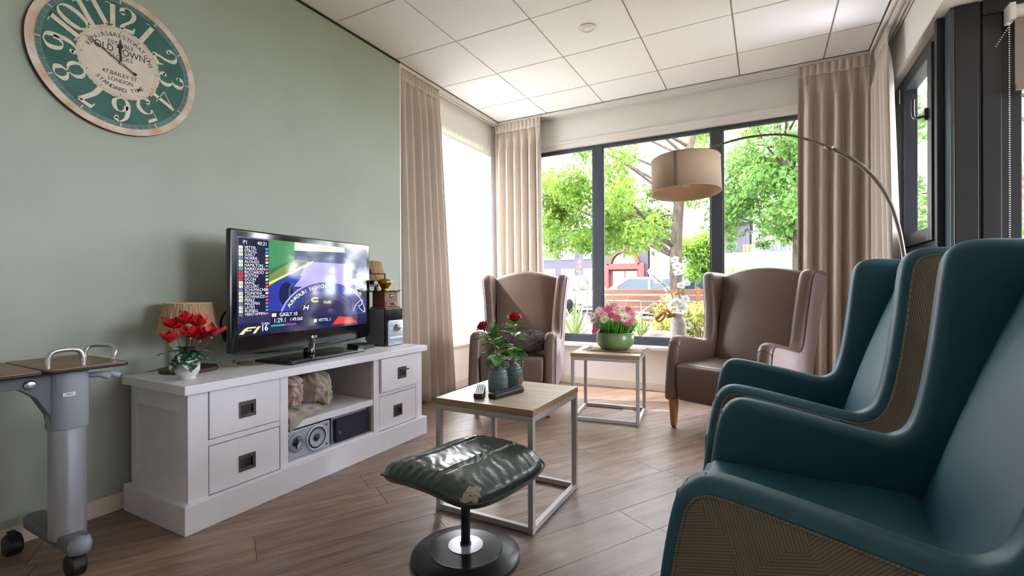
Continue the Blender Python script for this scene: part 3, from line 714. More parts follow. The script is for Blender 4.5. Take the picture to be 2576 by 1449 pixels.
e_ye = em('screen_yellow', '#dfe27a', 1.0); e_wh = em('screen_white', '#e8e6f2', 1.0); e_lav = em('screen_lavender', '#a79fd0', .8); e_pale = em('screen_pale', '#d9d2e4', .95); e_red = em('screen_red', '#d03a3a', .9); e_te = em('screen_teal', '#27b3a0', .8); e_pu = em('screen_purple', '#8f35b0', .8)
e_gy = em('screen_grey', '#55597f', .6)
# the race picture: green run-off, grey wall, pale track, front wing, halo
shape('grass', [(.19, .62), (.36, .80), (.37, 1), (.19, 1)], e_gr); shape('grass', [(.19, .50), (.44, .80), (.36, .80), (.19, .68)], em('screen_olive', '#6f8a4a', .6))
shape('barrier', [(.37, .80), (.80, .80), (.80, .93), (.37, .90)], e_gy); shape('sky_patch', [(.36, .905), (.78, .935), (.78, 1), (.36, 1)], em('screen_sky', '#c9d6c0', .9))
shape('track', [(.36, .50), (.86, .50), (.80, .79), (.46, .79)], e_lav); shape('track_edge', [(.19, .52), (.50, .775), (.515, .80), (.50, .80), (.19, .545)], e_ye, 2)
shape('front_wing', [(.19, .24), (.19, .50), (.33, .64), (.42, .62), (.36, .50), (.34, .24)], e_bl, 2); shape('front_wheel', arcpts(.305, .42, .05, .13, 0, 360, 20)[:-1], e_dbl, 3)
shape('front_tyre', band(.355, .42, .035, .12, .012, 60, 300), e_gy, 4)
shape('halo', band(.62, .10, .36, .46, .075, 8, 172), e_bl, 4); shape('halo_edge', band(.62, .10, .37, .475, .012, 8, 172), e_lav, 5)
shape('cockpit', arcpts(.60, .05, .24, .31, 5, 175)+[(.36, .02), (.84, .02)], e_dbl, 3)
shape('driver_glove', [(.66, .03), (.90, .03), (.84, .10), (.72, .13)], e_red, 6)
shape('mirror', [(.90, .20), (.99, .15), (.99, .62), (.92, .55)], em('screen_dull', '#4a5a48', .5), 3)
shape('map_panel', [(.84, .14), (.985, .14), (.985, .36), (.84, .36)], e_gy, 4)
shape('timing_panel', [(.005, .20), (.188, .20), (.188, .985), (.005, .985)], e_dk, 2)
shape('lap_panel', [(.20, .08), (.43, .08), (.43, .23), (.20, .23)], e_dk, 6); shape('sector_bar', [(.20, .075), (.29, .075), (.29, .092), (.20, .092)], e_te, 7); shape('sector_bar', [(.29, .075), (.375, .075), (.375, .092), (.29, .092)], e_pu, 7)
shape('turn_panel', [(.0, .0), (.19, .0), (.19, .13), (.0, .13)], e_dbl, 5)
def stxt(mb, s, u, v, size, lay=8, align='LEFT', bold=0, rot=0):
    t = text_mb(s, size, align, bold)
    R = Matrix.Rotation(rot, 3, 'Z'); t.v = [tuple(R@Vector(p)) for p in t.v]
    p = sp_(u, v, lay); mb.add([(p[0], p[1]+a, p[2]+b) for a, b, c in t.v], t.f)
names = 'VETTEL STROLL GASLY NORRIS ALONSO HAMILTON RAIKKONEN RICCIARDO BOTTAS OCON SAINZ LECLERC SCHUMACHER TSUNODA GIOVINAZZI PEREZ MAZEPIN LATIFI RUSSELL VERSTAPPEN'.split()
wt = MB(); bt_ = MB(); chips = {k: MB() for k in 'ybrtg'}; logos = {k: MB() for k in 'ctowrp'}
stxt(wt, 'P1', .03, .945, .026); stxt(wt, '40:31', .115, .945, .026)
kinds = 'yyygyytrrryygyyyyyyg'.replace('yyyyyyg', 'yygyyyg'); teams = 'ccwo wcw oo'
for i, nm in enumerate(names):
    v = .893-.0355*i
    stxt(wt, nm, .038, v, .0205)
    k = {3: 'g', 6: 't', 7: 'r', 8: 'r', 9: 'r', 12: 'g', 16: 'g', 19: 'g'}.get(i, 'y')
    chips[k].poly([sp_(.007, v-.015, 4), sp_(.030, v-.015, 4), sp_(.030, v+.015, 4), sp_(.007, v+.015, 4)])
    stxt(bt_, str(i+1), .0185, v, .0165, 5, 'CENTER')
    k = {0: 'c', 1: 'c', 2: 'w', 3: 'o', 4: 'w', 5: 't', 6: 'p', 7: 'o', 8: 't', 9: 'w', 10: 'r', 11: 'r', 12: 'p', 13: 'w', 14: 'p', 15: 'p', 16: 'p', 17: 'c', 18: 'c', 19: 'p'}[i]
    logos[k].poly([sp_(.166, v-.011, 4), sp_(.183, v-.009, 4), sp_(.186, v+.010, 4), sp_(.168, v+.012, 4)])
stxt(wt, 'GASLY 10', .255, .195, .028, bold=.012); stxt(wt, '1:29.1', .215, .135, .034); stxt(wt, '1:49.060', .325, .135, .026); stxt(wt, 'TURN', .137, .112, .018); stxt(wt, '16', .135, .066, .042, bold=.02)
stxt(wt, 'VETTEL 5', .545, .10, .024); stxt(wt, '10', .60, .475, .036)
obj('screen_lettering', wt, e_wh, screen, fixn=False)['kind'] = 'stuff'; obj('position_numbers', bt_, mat('screen_ink', '#20242e', .1), screen, fixn=False)['kind'] = 'stuff'
for k, m in (('y', em('chip_pale', '#e4e6b8', 1)), ('g', em('chip_grey', '#7d83a8', .8)), ('t', e_te), ('r', e_red)):
    if chips[k].v: obj('position_chips', chips[k], m, screen, fixn=False)['kind'] = 'stuff'
for k, m in (('c', em('logo_cyan', '#2aa0c8', .9)), ('t', e_te), ('o', em('logo_orange', '#e08a3a', .9)), ('w', e_wh), ('r', em('logo_red', '#d8602a', .9)), ('p', em('logo_pink', '#c85a9a', .9))):
    if logos[k].v: obj('team_marks', logos[k], m, screen, fixn=False)['kind'] = 'stuff'
shape('caption_chip', [(.205, .178), (.235, .178), (.235, .215), (.205, .215)], MATS['chip_pale'], 7); shape('caption_chip', [(.508, .08), (.532, .08), (.532, .118), (.508, .118)], MATS['chip_pale'], 7)
for a, s in ((0, .0),):   # race logo: slanted f and 1
    f1 = MB()
    for P in ([(.005, .022), (.03, .022), (.045, .05), (.075, .05), (.08, .06), (.05, .06), (.06, .075), (.10, .075), (.108, .09), (.055, .09), (.035, .075)], [(.085, .022), (.102, .022), (.135, .09), (.115, .09)]):
        f1.poly([sp_(u, v, 8) for u, v in P])
    obj('race_logo', f1, e_ye, screen, fixn=False)
arc_t = MB(); S = 'ALPHATAURI FASHION'
for k, chx in enumerate(S):
    a = math.radians(152-k*3.4); t = text_mb(chx, .030, 'CENTER', .02) if chx != ' ' else None
    if t:
        p = sp_(.62+.335*math.cos(a), .10+.405*math.sin(a), 8); R = Matrix.Rotation(a-PI/2, 3, 'Z')
        arc_t.add([(p[0], p[1]+(R@Vector(q)).x, p[2]+(R@Vector(q)).y) for q in t.v], t.f)
stxt(arc_t, 'ALPHATAURI', .76, .42, .018); stxt(arc_t, 'TAURI', .585, .31, .022, bold=.02)
obj('halo_lettering', arc_t, e_ye, screen, fixn=False)['kind'] = 'stuff'
obj('steering_logo', MB().poly([sp_(u, v, 8) for u, v in band(.52, .345, .035, .03, .012, 40, 320)]), e_ye, screen, fixn=False)
hm_ = MB()
for P in ([(.425, .235), (.432, .235), (.442, .285), (.434, .285)], [(.455, .235), (.463, .235), (.470, .285), (.462, .285)], [(.432, .253), (.458, .253), (.460, .263), (.434, .263)]): hm_.poly([sp_(u, v, 8) for u, v in P])
obj('steering_logo', hm_, e_wh, screen, fixn=False)
mp_ = MB()
trk = catmull([(0, .86, .18), (0, .875, .24), (0, .92, .31), (0, .95, .32), (0, .94, .26), (0, .91, .24), (0, .94, .19), (0, .97, .16), (0, .97, .22)], 4)
mp_.tube([sp_(p.y, p.z, 8) for p in trk], .0022, 4); obj('track_map', mp_, e_wh, screen)
# maker's mark
lg = MB(); t = text_mb('LG', .020, 'LEFT', .015); lg.add([(SX-.0002, .012+a, TB+.062+b) for a, b, c in t.v], t.f)
lg.poly([(SX-.0002, .003+.0085*math.cos(2*PI*k/20), TB+.062+.0085*math.sin(2*PI*k/20)) for k in range(20)])
obj('maker_logo', lg, mat('logo_silver', '#C9CBD2', .3, .3), tv, fixn=False)

# ================================================================== WALL CLOCK
ck = thing('wall_clock', 'large round green and cream vintage wall clock with worn rim', 'clock', (XL+.002, 1.031, 2.0))
R = .314
M_CREAM = mat('clock_cream', '#D6CABD', .7, var=.06, vscale=18)
M_RIM = mat('clock_rim', '#DCD0C4', .7, col2='#C09A78', vscale=14, detail=8)
M_CGREEN = mat('clock_green', '#2A5A52', .7, col2='#3A6B62', vscale=10, detail=6)
M_CGREY = mat('clock_minute_band', '#56736F', .7, var=.2, vscale=20)
M_NUM = mat('clock_numeral', '#D9CDBD', .7, var=.08, vscale=60)
M_INK = mat('clock_ink', '#2C2B36', .6)
obj('case', MB().lathe([(R-.004, 0), (R, .003), (R, .014), (R-.003, .018), (0, .018)], 96, (0, 0, 0), 'x'), mat('clock_edge', '#4C4038', .7), ck, angle=40)
def ring(r0, r1, x, n=96): return MB().add([(x, r*math.cos(2*PI*k/n), r*math.sin(2*PI*k/n)) for r in (r0, r1) for k in range(n)], [(k, (k+1) % n, n+(k+1) % n, n+k) for k in range(n)])
obj('rim', ring(R*.905, R*.995, .0188), M_RIM, ck, fixn=False)
obj('minute_band', ring(R*.845, R*.906, .0189), M_CGREY, ck, fixn=False)
obj('face', ring(R*.49, R*.846, .0188), M_CGREEN, ck, fixn=False)
def worn_edge(r, amp, n, seed):
    q = random.Random(seed); return [r+q.uniform(-amp, amp) for _ in range(n)]
we = worn_edge(R*.495, R*.008, 144, 3)
obj('inner_dial', MB().poly([(.0193, we[k]*math.cos(2*PI*k/144), we[k]*math.sin(2*PI*k/144)) for k in range(144)]), M_CREAM, ck, fixn=False)
we2 = worn_edge(R*.475, R*.010, 144, 4)
obj('worn_ring', MB().add([(.0195, we[k]*math.cos(2*PI*k/144)*.995, we[k]*math.sin(2*PI*k/144)*.995) for k in range(144)]+[(.0195, we2[k]*math.cos(2*PI*k/144), we2[k]*math.sin(2*PI*k/144)) for k in range(144)], [(k, (k+1) % 144, 144+(k+1) % 144, 144+k) for k in range(144)]), mat('clock_worn', '#BFA284', .8, col2='#D8C9B6', vscale=14), ck, fixn=False)
for rr, w in ((.462, .003), (.432, .0025)): obj('dial_line', ring(R*(rr-w), R*rr, .0196), mat('dial_line', '#8E8478', .7), ck, fixn=False)
tk = MB(); tk2 = MB(); tk3 = MB()
for k in range(60):
    a = 2*PI*k/60; c, s = math.cos(a), math.sin(a); w = .0013 if k % 5 else .0035
    def quad(r0, r1, w, x): return [(x, r0*c-w*s, r0*s+w*c), (x, r1*c-w*s, r1*s+w*c), (x, r1*c+w*s, r1*s-w*c), (x, r0*c+w*s, r0*s-w*c)]
    (tk if k % 5 else tk2).poly(quad(R*.848, R*.90, w*.6, .0193))
    if k % 5 == 0: tk3.poly(quad(R*.435, R*.455, .0012, .0198))
M_MIN = mat('clock_minute_ink', '#8FA39B', .7)
for nm, b_, m_ in (('minute_marks', tk, M_MIN), ('hour_marks', tk2, M_NUM), ('dial_ticks', tk3, M_INK)): obj(nm, b_, m_, ck, fixn=False)['kind'] = 'stuff'
for rr in (.848, .902): obj('minute_ring', ring(R*(rr-.0035), R*rr, .01935), M_MIN, ck, fixn=False)
# Didone numerals drawn with a broad pen: thick downstrokes, hairline horizontals
def pen(path, mb, ox=0, sx=1, thick=.15, thin=.028, n=14):
    P = [Vector((p[0], p[1])) for p in catmull([(a, b, 0) for a, b in path], n)]
    L, Rr = [], []
    for i, p in enumerate(P):
        t = (P[min(i+1, len(P)-1)]-P[max(i-1, 0)])
        if t.length < 1e-9: t = Vector((0, 1))
        t.normalize(); w = (thin+(thick-thin)*abs(t.y)**2.2)/2; nn = Vector((-t.y, t.x))
        L.append(p+nn*w); Rr.append(p-nn*w)
    b = len(mb.v); m = len(P)
    mb.v += [((q.x*sx)+ox, q.y, 0) for q in L]+[((q.x*sx)+ox, q.y, 0) for q in Rr]
    mb.f += [(b+i, b+i+1, b+m+i+1, b+m+i) for i in range(m-1)]
def dot(mb, x, y, r, ox=0, sx=1): mb.poly([((x+r*math.cos(2*PI*k/14))*sx+ox, y+r*math.sin(2*PI*k/14), 0) for k in range(14)])
def digit(d, mb, ox, sx=1):
    if d == '0': pen([(.25, 0), (.06, .15), (.0, .5), (.06, .85), (.25, 1), (.44, .85), (.5, .5), (.44, .15), (.25, 0)], mb, ox, sx)
    elif d == '1':
        mb.poly([(ox+a*sx, b, 0) for a, b in ((.17, .03), (.33, .03), (.33, 1), (.17, .96))]); mb.poly([(ox+a*sx, b, 0) for a, b in ((.03, 0), (.47, 0), (.47, .035), (.03, .035))]); mb.poly([(ox+a*sx, b, 0) for a, b in ((.02, .90), (.33, .965), (.33, 1), (.02, .93))])
    elif d == '2':
        pen([(.07, .74), (.10, .92), (.27, 1), (.43, .90), (.46, .72), (.36, .50), (.14, .25), (.04, .06)], mb, ox, sx); dot(mb, .10, .73, .075, ox, sx)
        mb.poly([(ox+a*sx, b, 0) for a, b in ((.02, 0), (.46, 0), (.50, .26), (.47, .26), (.40, .14), (.06, .12))])
    elif d == '3':
        pen([(.07, .76), (.12, .94), (.26, 1), (.41, .90), (.42, .70), (.33, .56), (.20, .53)], mb, ox, sx); pen([(.20, .53), (.37, .50), (.47, .32), (.42, .10), (.25, 0), (.09, .06), (.05, .22)], mb, ox, sx); dot(mb, .10, .77, .07, ox, sx); dot(mb, .09, .22, .07, ox, sx)
    elif d == '4':
        mb.poly([(ox+a*sx, b, 0) for a, b in ((.29, .03), (.42, .03), (.42, 1), (.29, .96))]); mb.poly([(ox+a*sx, b, 0) for a, b in ((.0, .25), (.55, .25), (.55, .285), (.0, .285))]); mb.poly([(ox+a*sx, b, 0) for a, b in ((.0, .285), (.035, .285), (.40, 1), (.36, .98))]); mb.poly([(ox+a*sx, b, 0) for a, b in ((.18, 0), (.54, 0), (.54, .035), (.18, .035))])
    elif d == '5':
        mb.poly([(ox+a*sx, b, 0) for a, b in ((.08, .97), (.12, .84), (.40, .86), (.46, 1), (.40, .985))]); mb.poly([(ox+a*sx, b, 0) for a, b in ((.08, .97), (.105, .97), (.09, .50), (.065, .50))])
        pen([(.07, .52), (.18, .62), (.34, .60), (.46, .42), (.46, .20), (.33, .02), (.18, .0), (.06, .08), (.05, .20)], mb, ox, sx); dot(mb, .09, .21, .07, ox, sx)
    elif d == '6':
        pen([(.43, .85), (.38, .97), (.27, 1), (.09, .80), (.02, .42), (.07, .10), (.25, 0)], mb, ox, sx); pen([(.25, 0), (.43, .12), (.47, .32), (.40, .52), (.26, .58), (.12, .46), (.08, .30)], mb, ox, sx); dot(mb, .39, .84, .07, ox, sx)
    elif d == '7':
        mb.poly([(ox+a*sx, b, 0) for a, b in ((.04, 1), (.48, 1), (.48, .93), (.43, .88), (.09, .86), (.06, .72), (.03, .72))]); pen([(.45, .93), (.34, .66), (.24, .35), (.22, .0)], mb, ox, sx, .17)
    elif d == '8':
        pen([(.25, .55), (.08, .68), (.06, .86), (.25, 1), (.44, .88), (.42, .68), (.25, .55)], mb, ox, sx); pen([(.25, .55), (.07, .42), (.02, .22), (.10, .05), (.25, 0), (.42, .06), (.48, .22), (.43, .42), (.25, .55)], mb, ox, sx, .13)
    elif d == '9':
        t = MB(); digit('6', t, 0, 1); mb.add([((.5-a)*sx+ox, 1-b, 0) for a, b, c in t.v], t.f)
def numeral_mesh(s):
    mb = MB(); ox = 0
    for chx in s: digit(chx, mb, ox); ox += .47 if chx == '1' and len(s) > 1 else .56
    w = ox-.04; mb.v = [(a-w/2, b-.5, 0) for a, b, c in mb.v]; return mb
for h in range(1, 13):
    a = PI/2-2*PI*h/12; t = numeral_mesh(str(h)); size = R*.335; rot = a-PI/2
    Rm = Matrix.Rotation(rot, 3, 'Z'); rc = R*.655
    t.v = [(.0197, rc*math.cos(a)+(Rm@Vector((p[0]*1.12, p[1], 0))).x*size, rc*math.sin(a)+(Rm@Vector((p[0]*1.12, p[1], 0))).y*size) for p in t.v]
    obj('numeral', t, M_NUM, ck, fixn=False)
ink = MB()
def cline(s, y, z, size, wd, bold=0):
    t = text_mb(s, size, 'CENTER', bold); w_ = max(p[0] for p in t.v)-min(p[0] for p in t.v); k_ = wd/w_; ink.add([(.0199, y+a*k_, z+b) for a, b, c in t.v], t.f)
cline('EST. 1863', 0, R*.262, R*.085, R*.29); cline('OLD TOWN', 0, R*.170, R*.135, R*.60, .006); cline('CLOCKS', 0, R*.082, R*.080, R*.29)
cline('47.BAILEY ST.', 0, -R*.170, R*.078, R*.43, .004); cline('LONDON', 0, -R*.255, R*.078, R*.29, .004)
def carc(s, r, a0, step, size, flip=False):
    for k, chx in enumerate(s):
        if chx == ' ': continue
        a = math.radians(a0+step*k); t = text_mb(chx, size, 'CENTER', .006); Rm = Matrix.Rotation(a-PI/2+(PI if flip else 0), 3, 'Z')
        ink.add([(.0199, r*math.cos(a)+(Rm@Vector(p)).x, r*math.sin(a)+(Rm@Vector(p)).y) for p in t.v], t.f)
carc('REPAIRS&RESTORATIONS', R*.385, 160, -7.6, R*.078); carc('STANDARD TIME', R*.375, 226, 7.3, R*.078, True)
obj('dial_lettering', ink, M_INK, ck, fixn=False)['kind'] = 'stuff'
def hand(ang, L, tail, w, x, spade):
    mb = MB(); a = math.radians(ang); d = Vector((0, math.cos(a), math.sin(a))); n = Vector((0, -d.z, d.y))
    def P(l, o): q = d*l+n*o; return (x, q.y, q.z)
    prof = [(-tail, w), (L*.60, w*.9), (L*.66, w*2.6), (L*.72, w*3.4), (L*.80, w*1.2), (L, w*.3)] if spade else [(-tail, w*.9), (-tail*.98, w*3.2), (-tail*.86, w*3.0), (-tail*.74, w*.9), (L*.66, w*.8), (L*.70, w*2.2), (L*.76, w*.7), (L, w*.3)]
    o = [P(l, b) for l, b in prof]+[P(l, -b) for l, b in prof[::-1]]; m = len(o)
    mb.add(o+[(p[0]+.0015, p[1], p[2]) for p in o], [tuple(range(m)), tuple(range(m, 2*m))]+[(i, (i+1) % m, m+(i+1) % m, m+i) for i in range(m)]); return mb
obj('minute_hand', hand(150, R*.44, R*.21, .0022, .026, False), M_BLACK, ck); obj('hour_hand', hand(91, R*.34, 0, .0032, .023, True), M_BLACK, ck)
obj('hand_hub', MB().lathe([(.0065, .019), (.0065, .029), (.003, .031), (0, .031)], 16, (0, 0, 0), 'x'), mat('brass', '#B9A886', .3, .8), ck)

# ================================================================== THINGS ON THE STAND
ZT = .600
def table_lamp(label, loc, sh_z0, sh_z1, r0, r1, stem, group):
    t = thing('table_lamp', label, 'lamp', (loc[0], loc[1], ZT), 0, group)
    m = mat('lamp_wood', '#4A3228', .45)
    obj('base', MB().lathe([(0, 0), (.118 if stem else .036, 0), (.12 if stem else .038, .006), (.115 if stem else .034, .016), (.03, .02), (0, .02)], 36), m, t, angle=40)
    if stem: obj('stem', MB().lathe([(.012, .015), (.012, sh_z0+.02)], 16), m, t, smooth=True)
    else:     # fork-shaped frame
        f = MB().box((-.012, -.052, .02), (.012, -.034, sh_z0-.03)).box((-.012, .034, .02), (.012, .052, sh_z0-.03)).box((-.012, -.052, sh_z0-.045), (.012, .052, sh_z0-.028)).box((-.01, -.01, sh_z0-.03), (.01, .01, sh_z0+.02)); obj('stem', f, m, t, bevel=.002)
    obj('socket', MB().lathe([(.014, sh_z0-.03), (.018, sh_z0-.02), (.018, sh_z0+.03), (.01, sh_z0+.035)], 16), M_BLACK, t, smooth=True)
    def fn(u, v):
        k = 64; a = 2*PI*u; ripple = .0022*math.sin(a*52); cross = .0042*abs(math.sin(a*9+PI*(v-.5)*.9))**6+.0042*abs(math.sin(a*9-PI*(v-.5)*.9))**6
        r = r0+(r1-r0)*v+ripple+cross; return (r*math.cos(a), r*math.sin(a), sh_z0+(sh_z1-sh_z0)*v)
    obj('lamp_shade', MB().grid(fn, 256, 10, wrap=True), M_SHADEB, t, smooth=True, fixn=True)
    for z, r in ((sh_z0, r0), (sh_z1, r1)): obj('shade_trim', MB().tube([(r*math.cos(2*PI*k/40)*1.01, r*math.sin(2*PI*k/40)*1.01, z) for k in range(40)], .0045, 6, closed=True), mat('shade_trim', '#C9AE92', .8), t, smooth=True)
    return t
table_lamp('small table lamp with pleated cream shade behind the red cyclamen', (-2.42, 1.248), .19, .32, .122, .092, True, 'table lamps on the stand')
table_lamp('small table lamp with pleated shade and square frame behind the coffee grinder', (-2.463, 2.475), .445, .578, .090, .062, False, 'table lamps on the stand')
# lamp cord with its inline switch
cd_ = thing('lamp_cord', 'gold lamp cord with inline switch lying on the white stand', 'cord', (-2.36, 1.5, ZT))
wobj('cord', MB().tube([(p.x, p.y, p.z) for p in catmull([(-2.38, 1.372, ZT+.006), (-2.33, 1.43, ZT+.004), (-2.28, 1.47, ZT+.004), (-2.245, 1.515, ZT+.004), (-2.28, 1.528, ZT+.006), (-2.335, 1.51, ZT+.007)], 6)]+[(-2.39, 1.46, ZT+.006), (-2.42, 1.46, ZT+.02), (-2.44, 1.47, ZT+.004)], .003, 6), mat('cord_gold', '#8C7A4C', .4), cd_, smooth=True)
wobj('cord_switch', pad_prism(rounded_rect(-.012, .012, -.032, .032, .008), .015, .005, lambda p, d: (-2.36+p[0]+.6*p[1], 1.485+p[1]*.8, ZT+.0085+d)), mat('switch_brown', '#6B5330', .35), cd_, angle=40)

# ---- cyclamen
def leaf_mesh(L, Wd, fold=.15, curl=.2, heart=0, n=8):
    mb = MB()
    for j in range(n+1):
        t = j/n; w = Wd*math.sin(PI*min(1, t*.92+.08)**.8)*(1-.15*t); 
        if j == n: w = 0
        bk = -heart*L*(1-t)**3
        for s in (-1, -.5, 0, .5, 1):
            mb.v.append((L*t+bk*abs(s)*1.6-heart*0, w*s, fold*Wd*abs(s)-curl*L*t*t))
    for j in range(n):
        for k in range(4): a = j*5+k; mb.f.append((a, a+1, a+6, a+5))
    return mb
def orient(direction, roll=0):
    d = Vector(direction).normalized(); q = d.to_track_quat('X', 'Z'); return (q.to_matrix()@Matrix.Rotation(roll, 3, 'X')).to_euler()
cyc = thing('cyclamen', 'red cyclamen with patterned green leaves in a white ceramic pot', 'potted plant', (-2.206, 1.129, ZT))
pt = obj('pot', MB().lathe([(0, .0), (.030, 0), (.033, .004), (.030, .010), (.038, .018), (.046, .035), (.048, .055), (.045, .078), (.047, .082), (.041, .082), (.040, .07), (0, .066)], 36), mat('pot_white', '#CFCDCF', .3, var=.05, vscale=30, coat=.3), cyc, smooth=True)
M_CYL = mat('cyclamen_leaf', '#1F4A2E', .45, col2='#B9C9BE', vscale=70, detail=1); 
rp = [n for n in M_CYL.node_tree.nodes if n.type == 'MAP_RANGE'][0]; rp.inputs[1].default_value = .52; rp.inputs[2].default_value = .68
cl = mesh_of('leaf', leaf_mesh(.085, .044, .12, .25, .25), M_CYL, True, False)
for (az, el, p, sc_) in ((-75, -35, (.01, -.02, .10), 1.0), (-20, -38, (.015, 0, .105), 1.05), (60, 0, (.01, .02, .12), .9), (140, 10, (-.015, .01, .12), .95), (-130, 5, (-.005, -.02, .12), 1.0), (95, -25, (.0, .03, .11), .9), (-45, 25, (0, 0, .13), .8)):
    a, e = math.radians(az), math.radians(el); link('leaf', cl, cyc, p, orient((math.cos(a)*math.cos(e), math.sin(a)*math.cos(e), math.sin(e))), (sc_,)*3)
def petal(L, Wd, mb, M, seed):
    r = random.Random(seed); k = r.uniform(.7, 1.2)
    t = leaf_mesh(L, Wd, .5*k, -.25*k, 0, 5); mb.add([M@Vector(p) for p in t.v], t.f)
fl = [(.012, -.075, .163, 1.0), (.01, -.005, .238, 1.1), (-.01, -.045, .218, 1.15), (0, .045, .218, 1.1), (.015, .09, .175, 1.2), (.02, .0, .180, 1.1), (-.02, .06, .16, .9)]
for i, (x, y, z, s) in enumerate(fl):
    st = MB().tube([tuple(p) for p in catmull([(x*.2, y*.2, .075), (x*.6, y*.55, z*.65), (x, y, z-.012)], 5)], .0018, 5); obj('flower_stem', st, mat('cyclamen_stem', '#5A3A32', .6), cyc)
    mb = MB(); q = random.Random(i)
    for k in range(5):
        a = 2*PI*k/5+q.uniform(-.3, .3); up = q.uniform(.2, .9); M = Matrix.Translation((x, y, z))@Matrix.LocRotScale(None, orient((math.cos(a), math.sin(a), up), q.uniform(-.6, .6)), None).to_4x4()
        petal(.056*s, .025*s, mb, M, i*7+k)
    f = obj('flower', mb, M_REDL, cyc, smooth=True, fixn=False)
    obj('flower_eye', MB().lathe([(0, -.006), (.004, -.004), (.005, 0), (.003, .003), (0, .004)], 8, (x+.006, y, z-.004)), mat('pollen', '#C8902E', .6), f)

# ---- mini stereo
st = thing('stereo', 'silver and black mini stereo tower at the end of the stand', 'stereo', (-2.31, 2.432, ZT))
obj('cabinet', box((-.085, -.078, .004), (.075, .086, .25)), mat('stereo_grey', '#77777B', .45, .3), st, bevel=.004)
obj('front_body', box((.075, -.078, .0), (.088, .086, .252)), M_BLACKG, st, bevel=.004)
obj('display', box((.088, -.064, .175), (.0905, .084, .247)), mat('display_dark', '#15171D', .1), st, bevel=.001)
fp = obj('silver_panel', pad_prism([(-.062, .004), (.084, .004), (.084, .165), (.072, .172), (-.052, .172), (-.062, .16)], .012, .004, lambda p, d: (.094+d, p[0], p[1])), mat('stereo_silver', '#B9C2D4', .3, .4), st, angle=40)
kn = obj('volume_knob', MB().lathe([(.024, .099), (.024, .108), (.020, .113), (.019, .122), (0, .123)], 32, (0, .014, .122), 'x'), mat('knob_metal', '#A8A49A', .2, .9), st, angle=40)
sl = mat('stereo_button', '#D5DBE8', .3, .4)
for y0, y1, z0, z1 in ((-.052, -.022, .112, .124), (.048, .076, .112, .124), (-.045, -.020, .158, .166), (-.014, .010, .158, .166), (.016, .040, .158, .166), (.046, .070, .158, .166), (-.046, -.030, .078, .084), (-.018, -.008, .078, .084), (.008, .014, .078, .084), (.028, .038, .078, .084), (.052, .072, .078, .084)):
    obj('button', box((.099, y0, z0), (.103, y1, z1)), sl, st, bevel=.001)
obj('disc_tray', box((.098, -.05, .045), (.104, .074, .060)), sl, st, bevel=.002)
obj('tray_gap', MB().box((.0985, -.052, .0425), (.1005, .076, .045)).box((.0985, -.06, .033), (.1005, .082, .0345)), M_BLACK, st)
t = text_mb('MP3  WMA', .009, 'LEFT'); obj('panel_print', MB().add([(.1004, -.054+a, .022+b) for a, b, c in t.v], t.f), M_INK, st, fixn=False)
t = text_mb('C', .018, 'CENTER'); 

# ---- coffee grinder on the stereo
cg = thing('coffee_grinder', 'old wooden coffee grinder with brass bowl standing on the stereo', 'coffee grinder', (-2.298, 2.432, ZT+.2525))
gw = table_oak('grinder_wood', '#5E3520', '#7D4B30', (6, 30, 30))
obj('foot_board', box((-.066, -.072, 0), (.070, .076, .010)), gw, cg, bevel=.003)
obj('wooden_box', box((-.056, -.062, .010), (.056, .062, .112)), gw, cg, bevel=.002)
dw = obj('drawer', box((.054, -.052, .014), (.060, .056, .046)), table_oak('grinder_drawer', '#744529', '#8F5C3C', (30, 6, 30)), cg, bevel=.001)
obj('drawer_knob', MB().lathe([(.004, .059), (.004, .066), (.009, .070), (.010, .075), (.006, .080), (0, .081)], 16, (0, .01, .03), 'x'), mat('knob_pewter', '#9A948A', .3, .8), dw, smooth=True)
obj('maker_plate', MB().lathe([(.013, .0), (.013, .002), (0, .003)], 24, (.056, 0, .082), 'x').xf(Matrix.Scale(1.35, 4, (0, 1, 0))), mat('plate_pewter', '#8E9096', .3, .8), cg, smooth=True)
flr = MB().grid(lambda u, v: ((-.072+.144*u), (-.085+.170*v), .114+.004*math.cos(u*14)*(abs(v-.5)*2)**3+.006*((abs(u-.5)*2)**4+(abs(v-.5)*2)**4)*math.cos(v*20)), 18, 18)
obj('top_plate', flr, mat('plate_copper', '#6B4A3A', .4, .6), cg, smooth=True, solid=.002)
brass = mat('grinder_brass', '#A5842F', .28, .9, var=.15, vscale=60)
obj('bean_bowl', MB().lathe([(.030, .114), (.026, .122), (.024, .135), (.034, .150), (.046, .168), (.050, .185), (.047, .187), (.044, .178), (.03, .155), (.02, .14)], 32, caps=False), brass, cg, smooth=True)
obj('bowl_lid', MB().lathe([(.052, .183), (.050, .190), (.030, .198), (.012, .201), (0, .202)], 32, caps=False), brass, cg, smooth=True)
cr = MB().tube([(0, 0, .195), (0, 0, .238)], .005, 8); cr.tube([(p.x, p.y, p.z) for p in catmull([(0, 0, .233), (-.02, -.04, .234), (-.038, -.068, .232), (-.05, -.082, .232)], 5)], .0035, 6)
obj('crank', cr, mat('iron_dark', '#3A3430', .4, .7), cg)
obj('crank_knob', MB().lathe([(.006, .232), (.010, .245), (.011, .258), (.007, .268), (0, .27)], 12, (-.05, -.082, 0)), gw, cg, smooth=True)

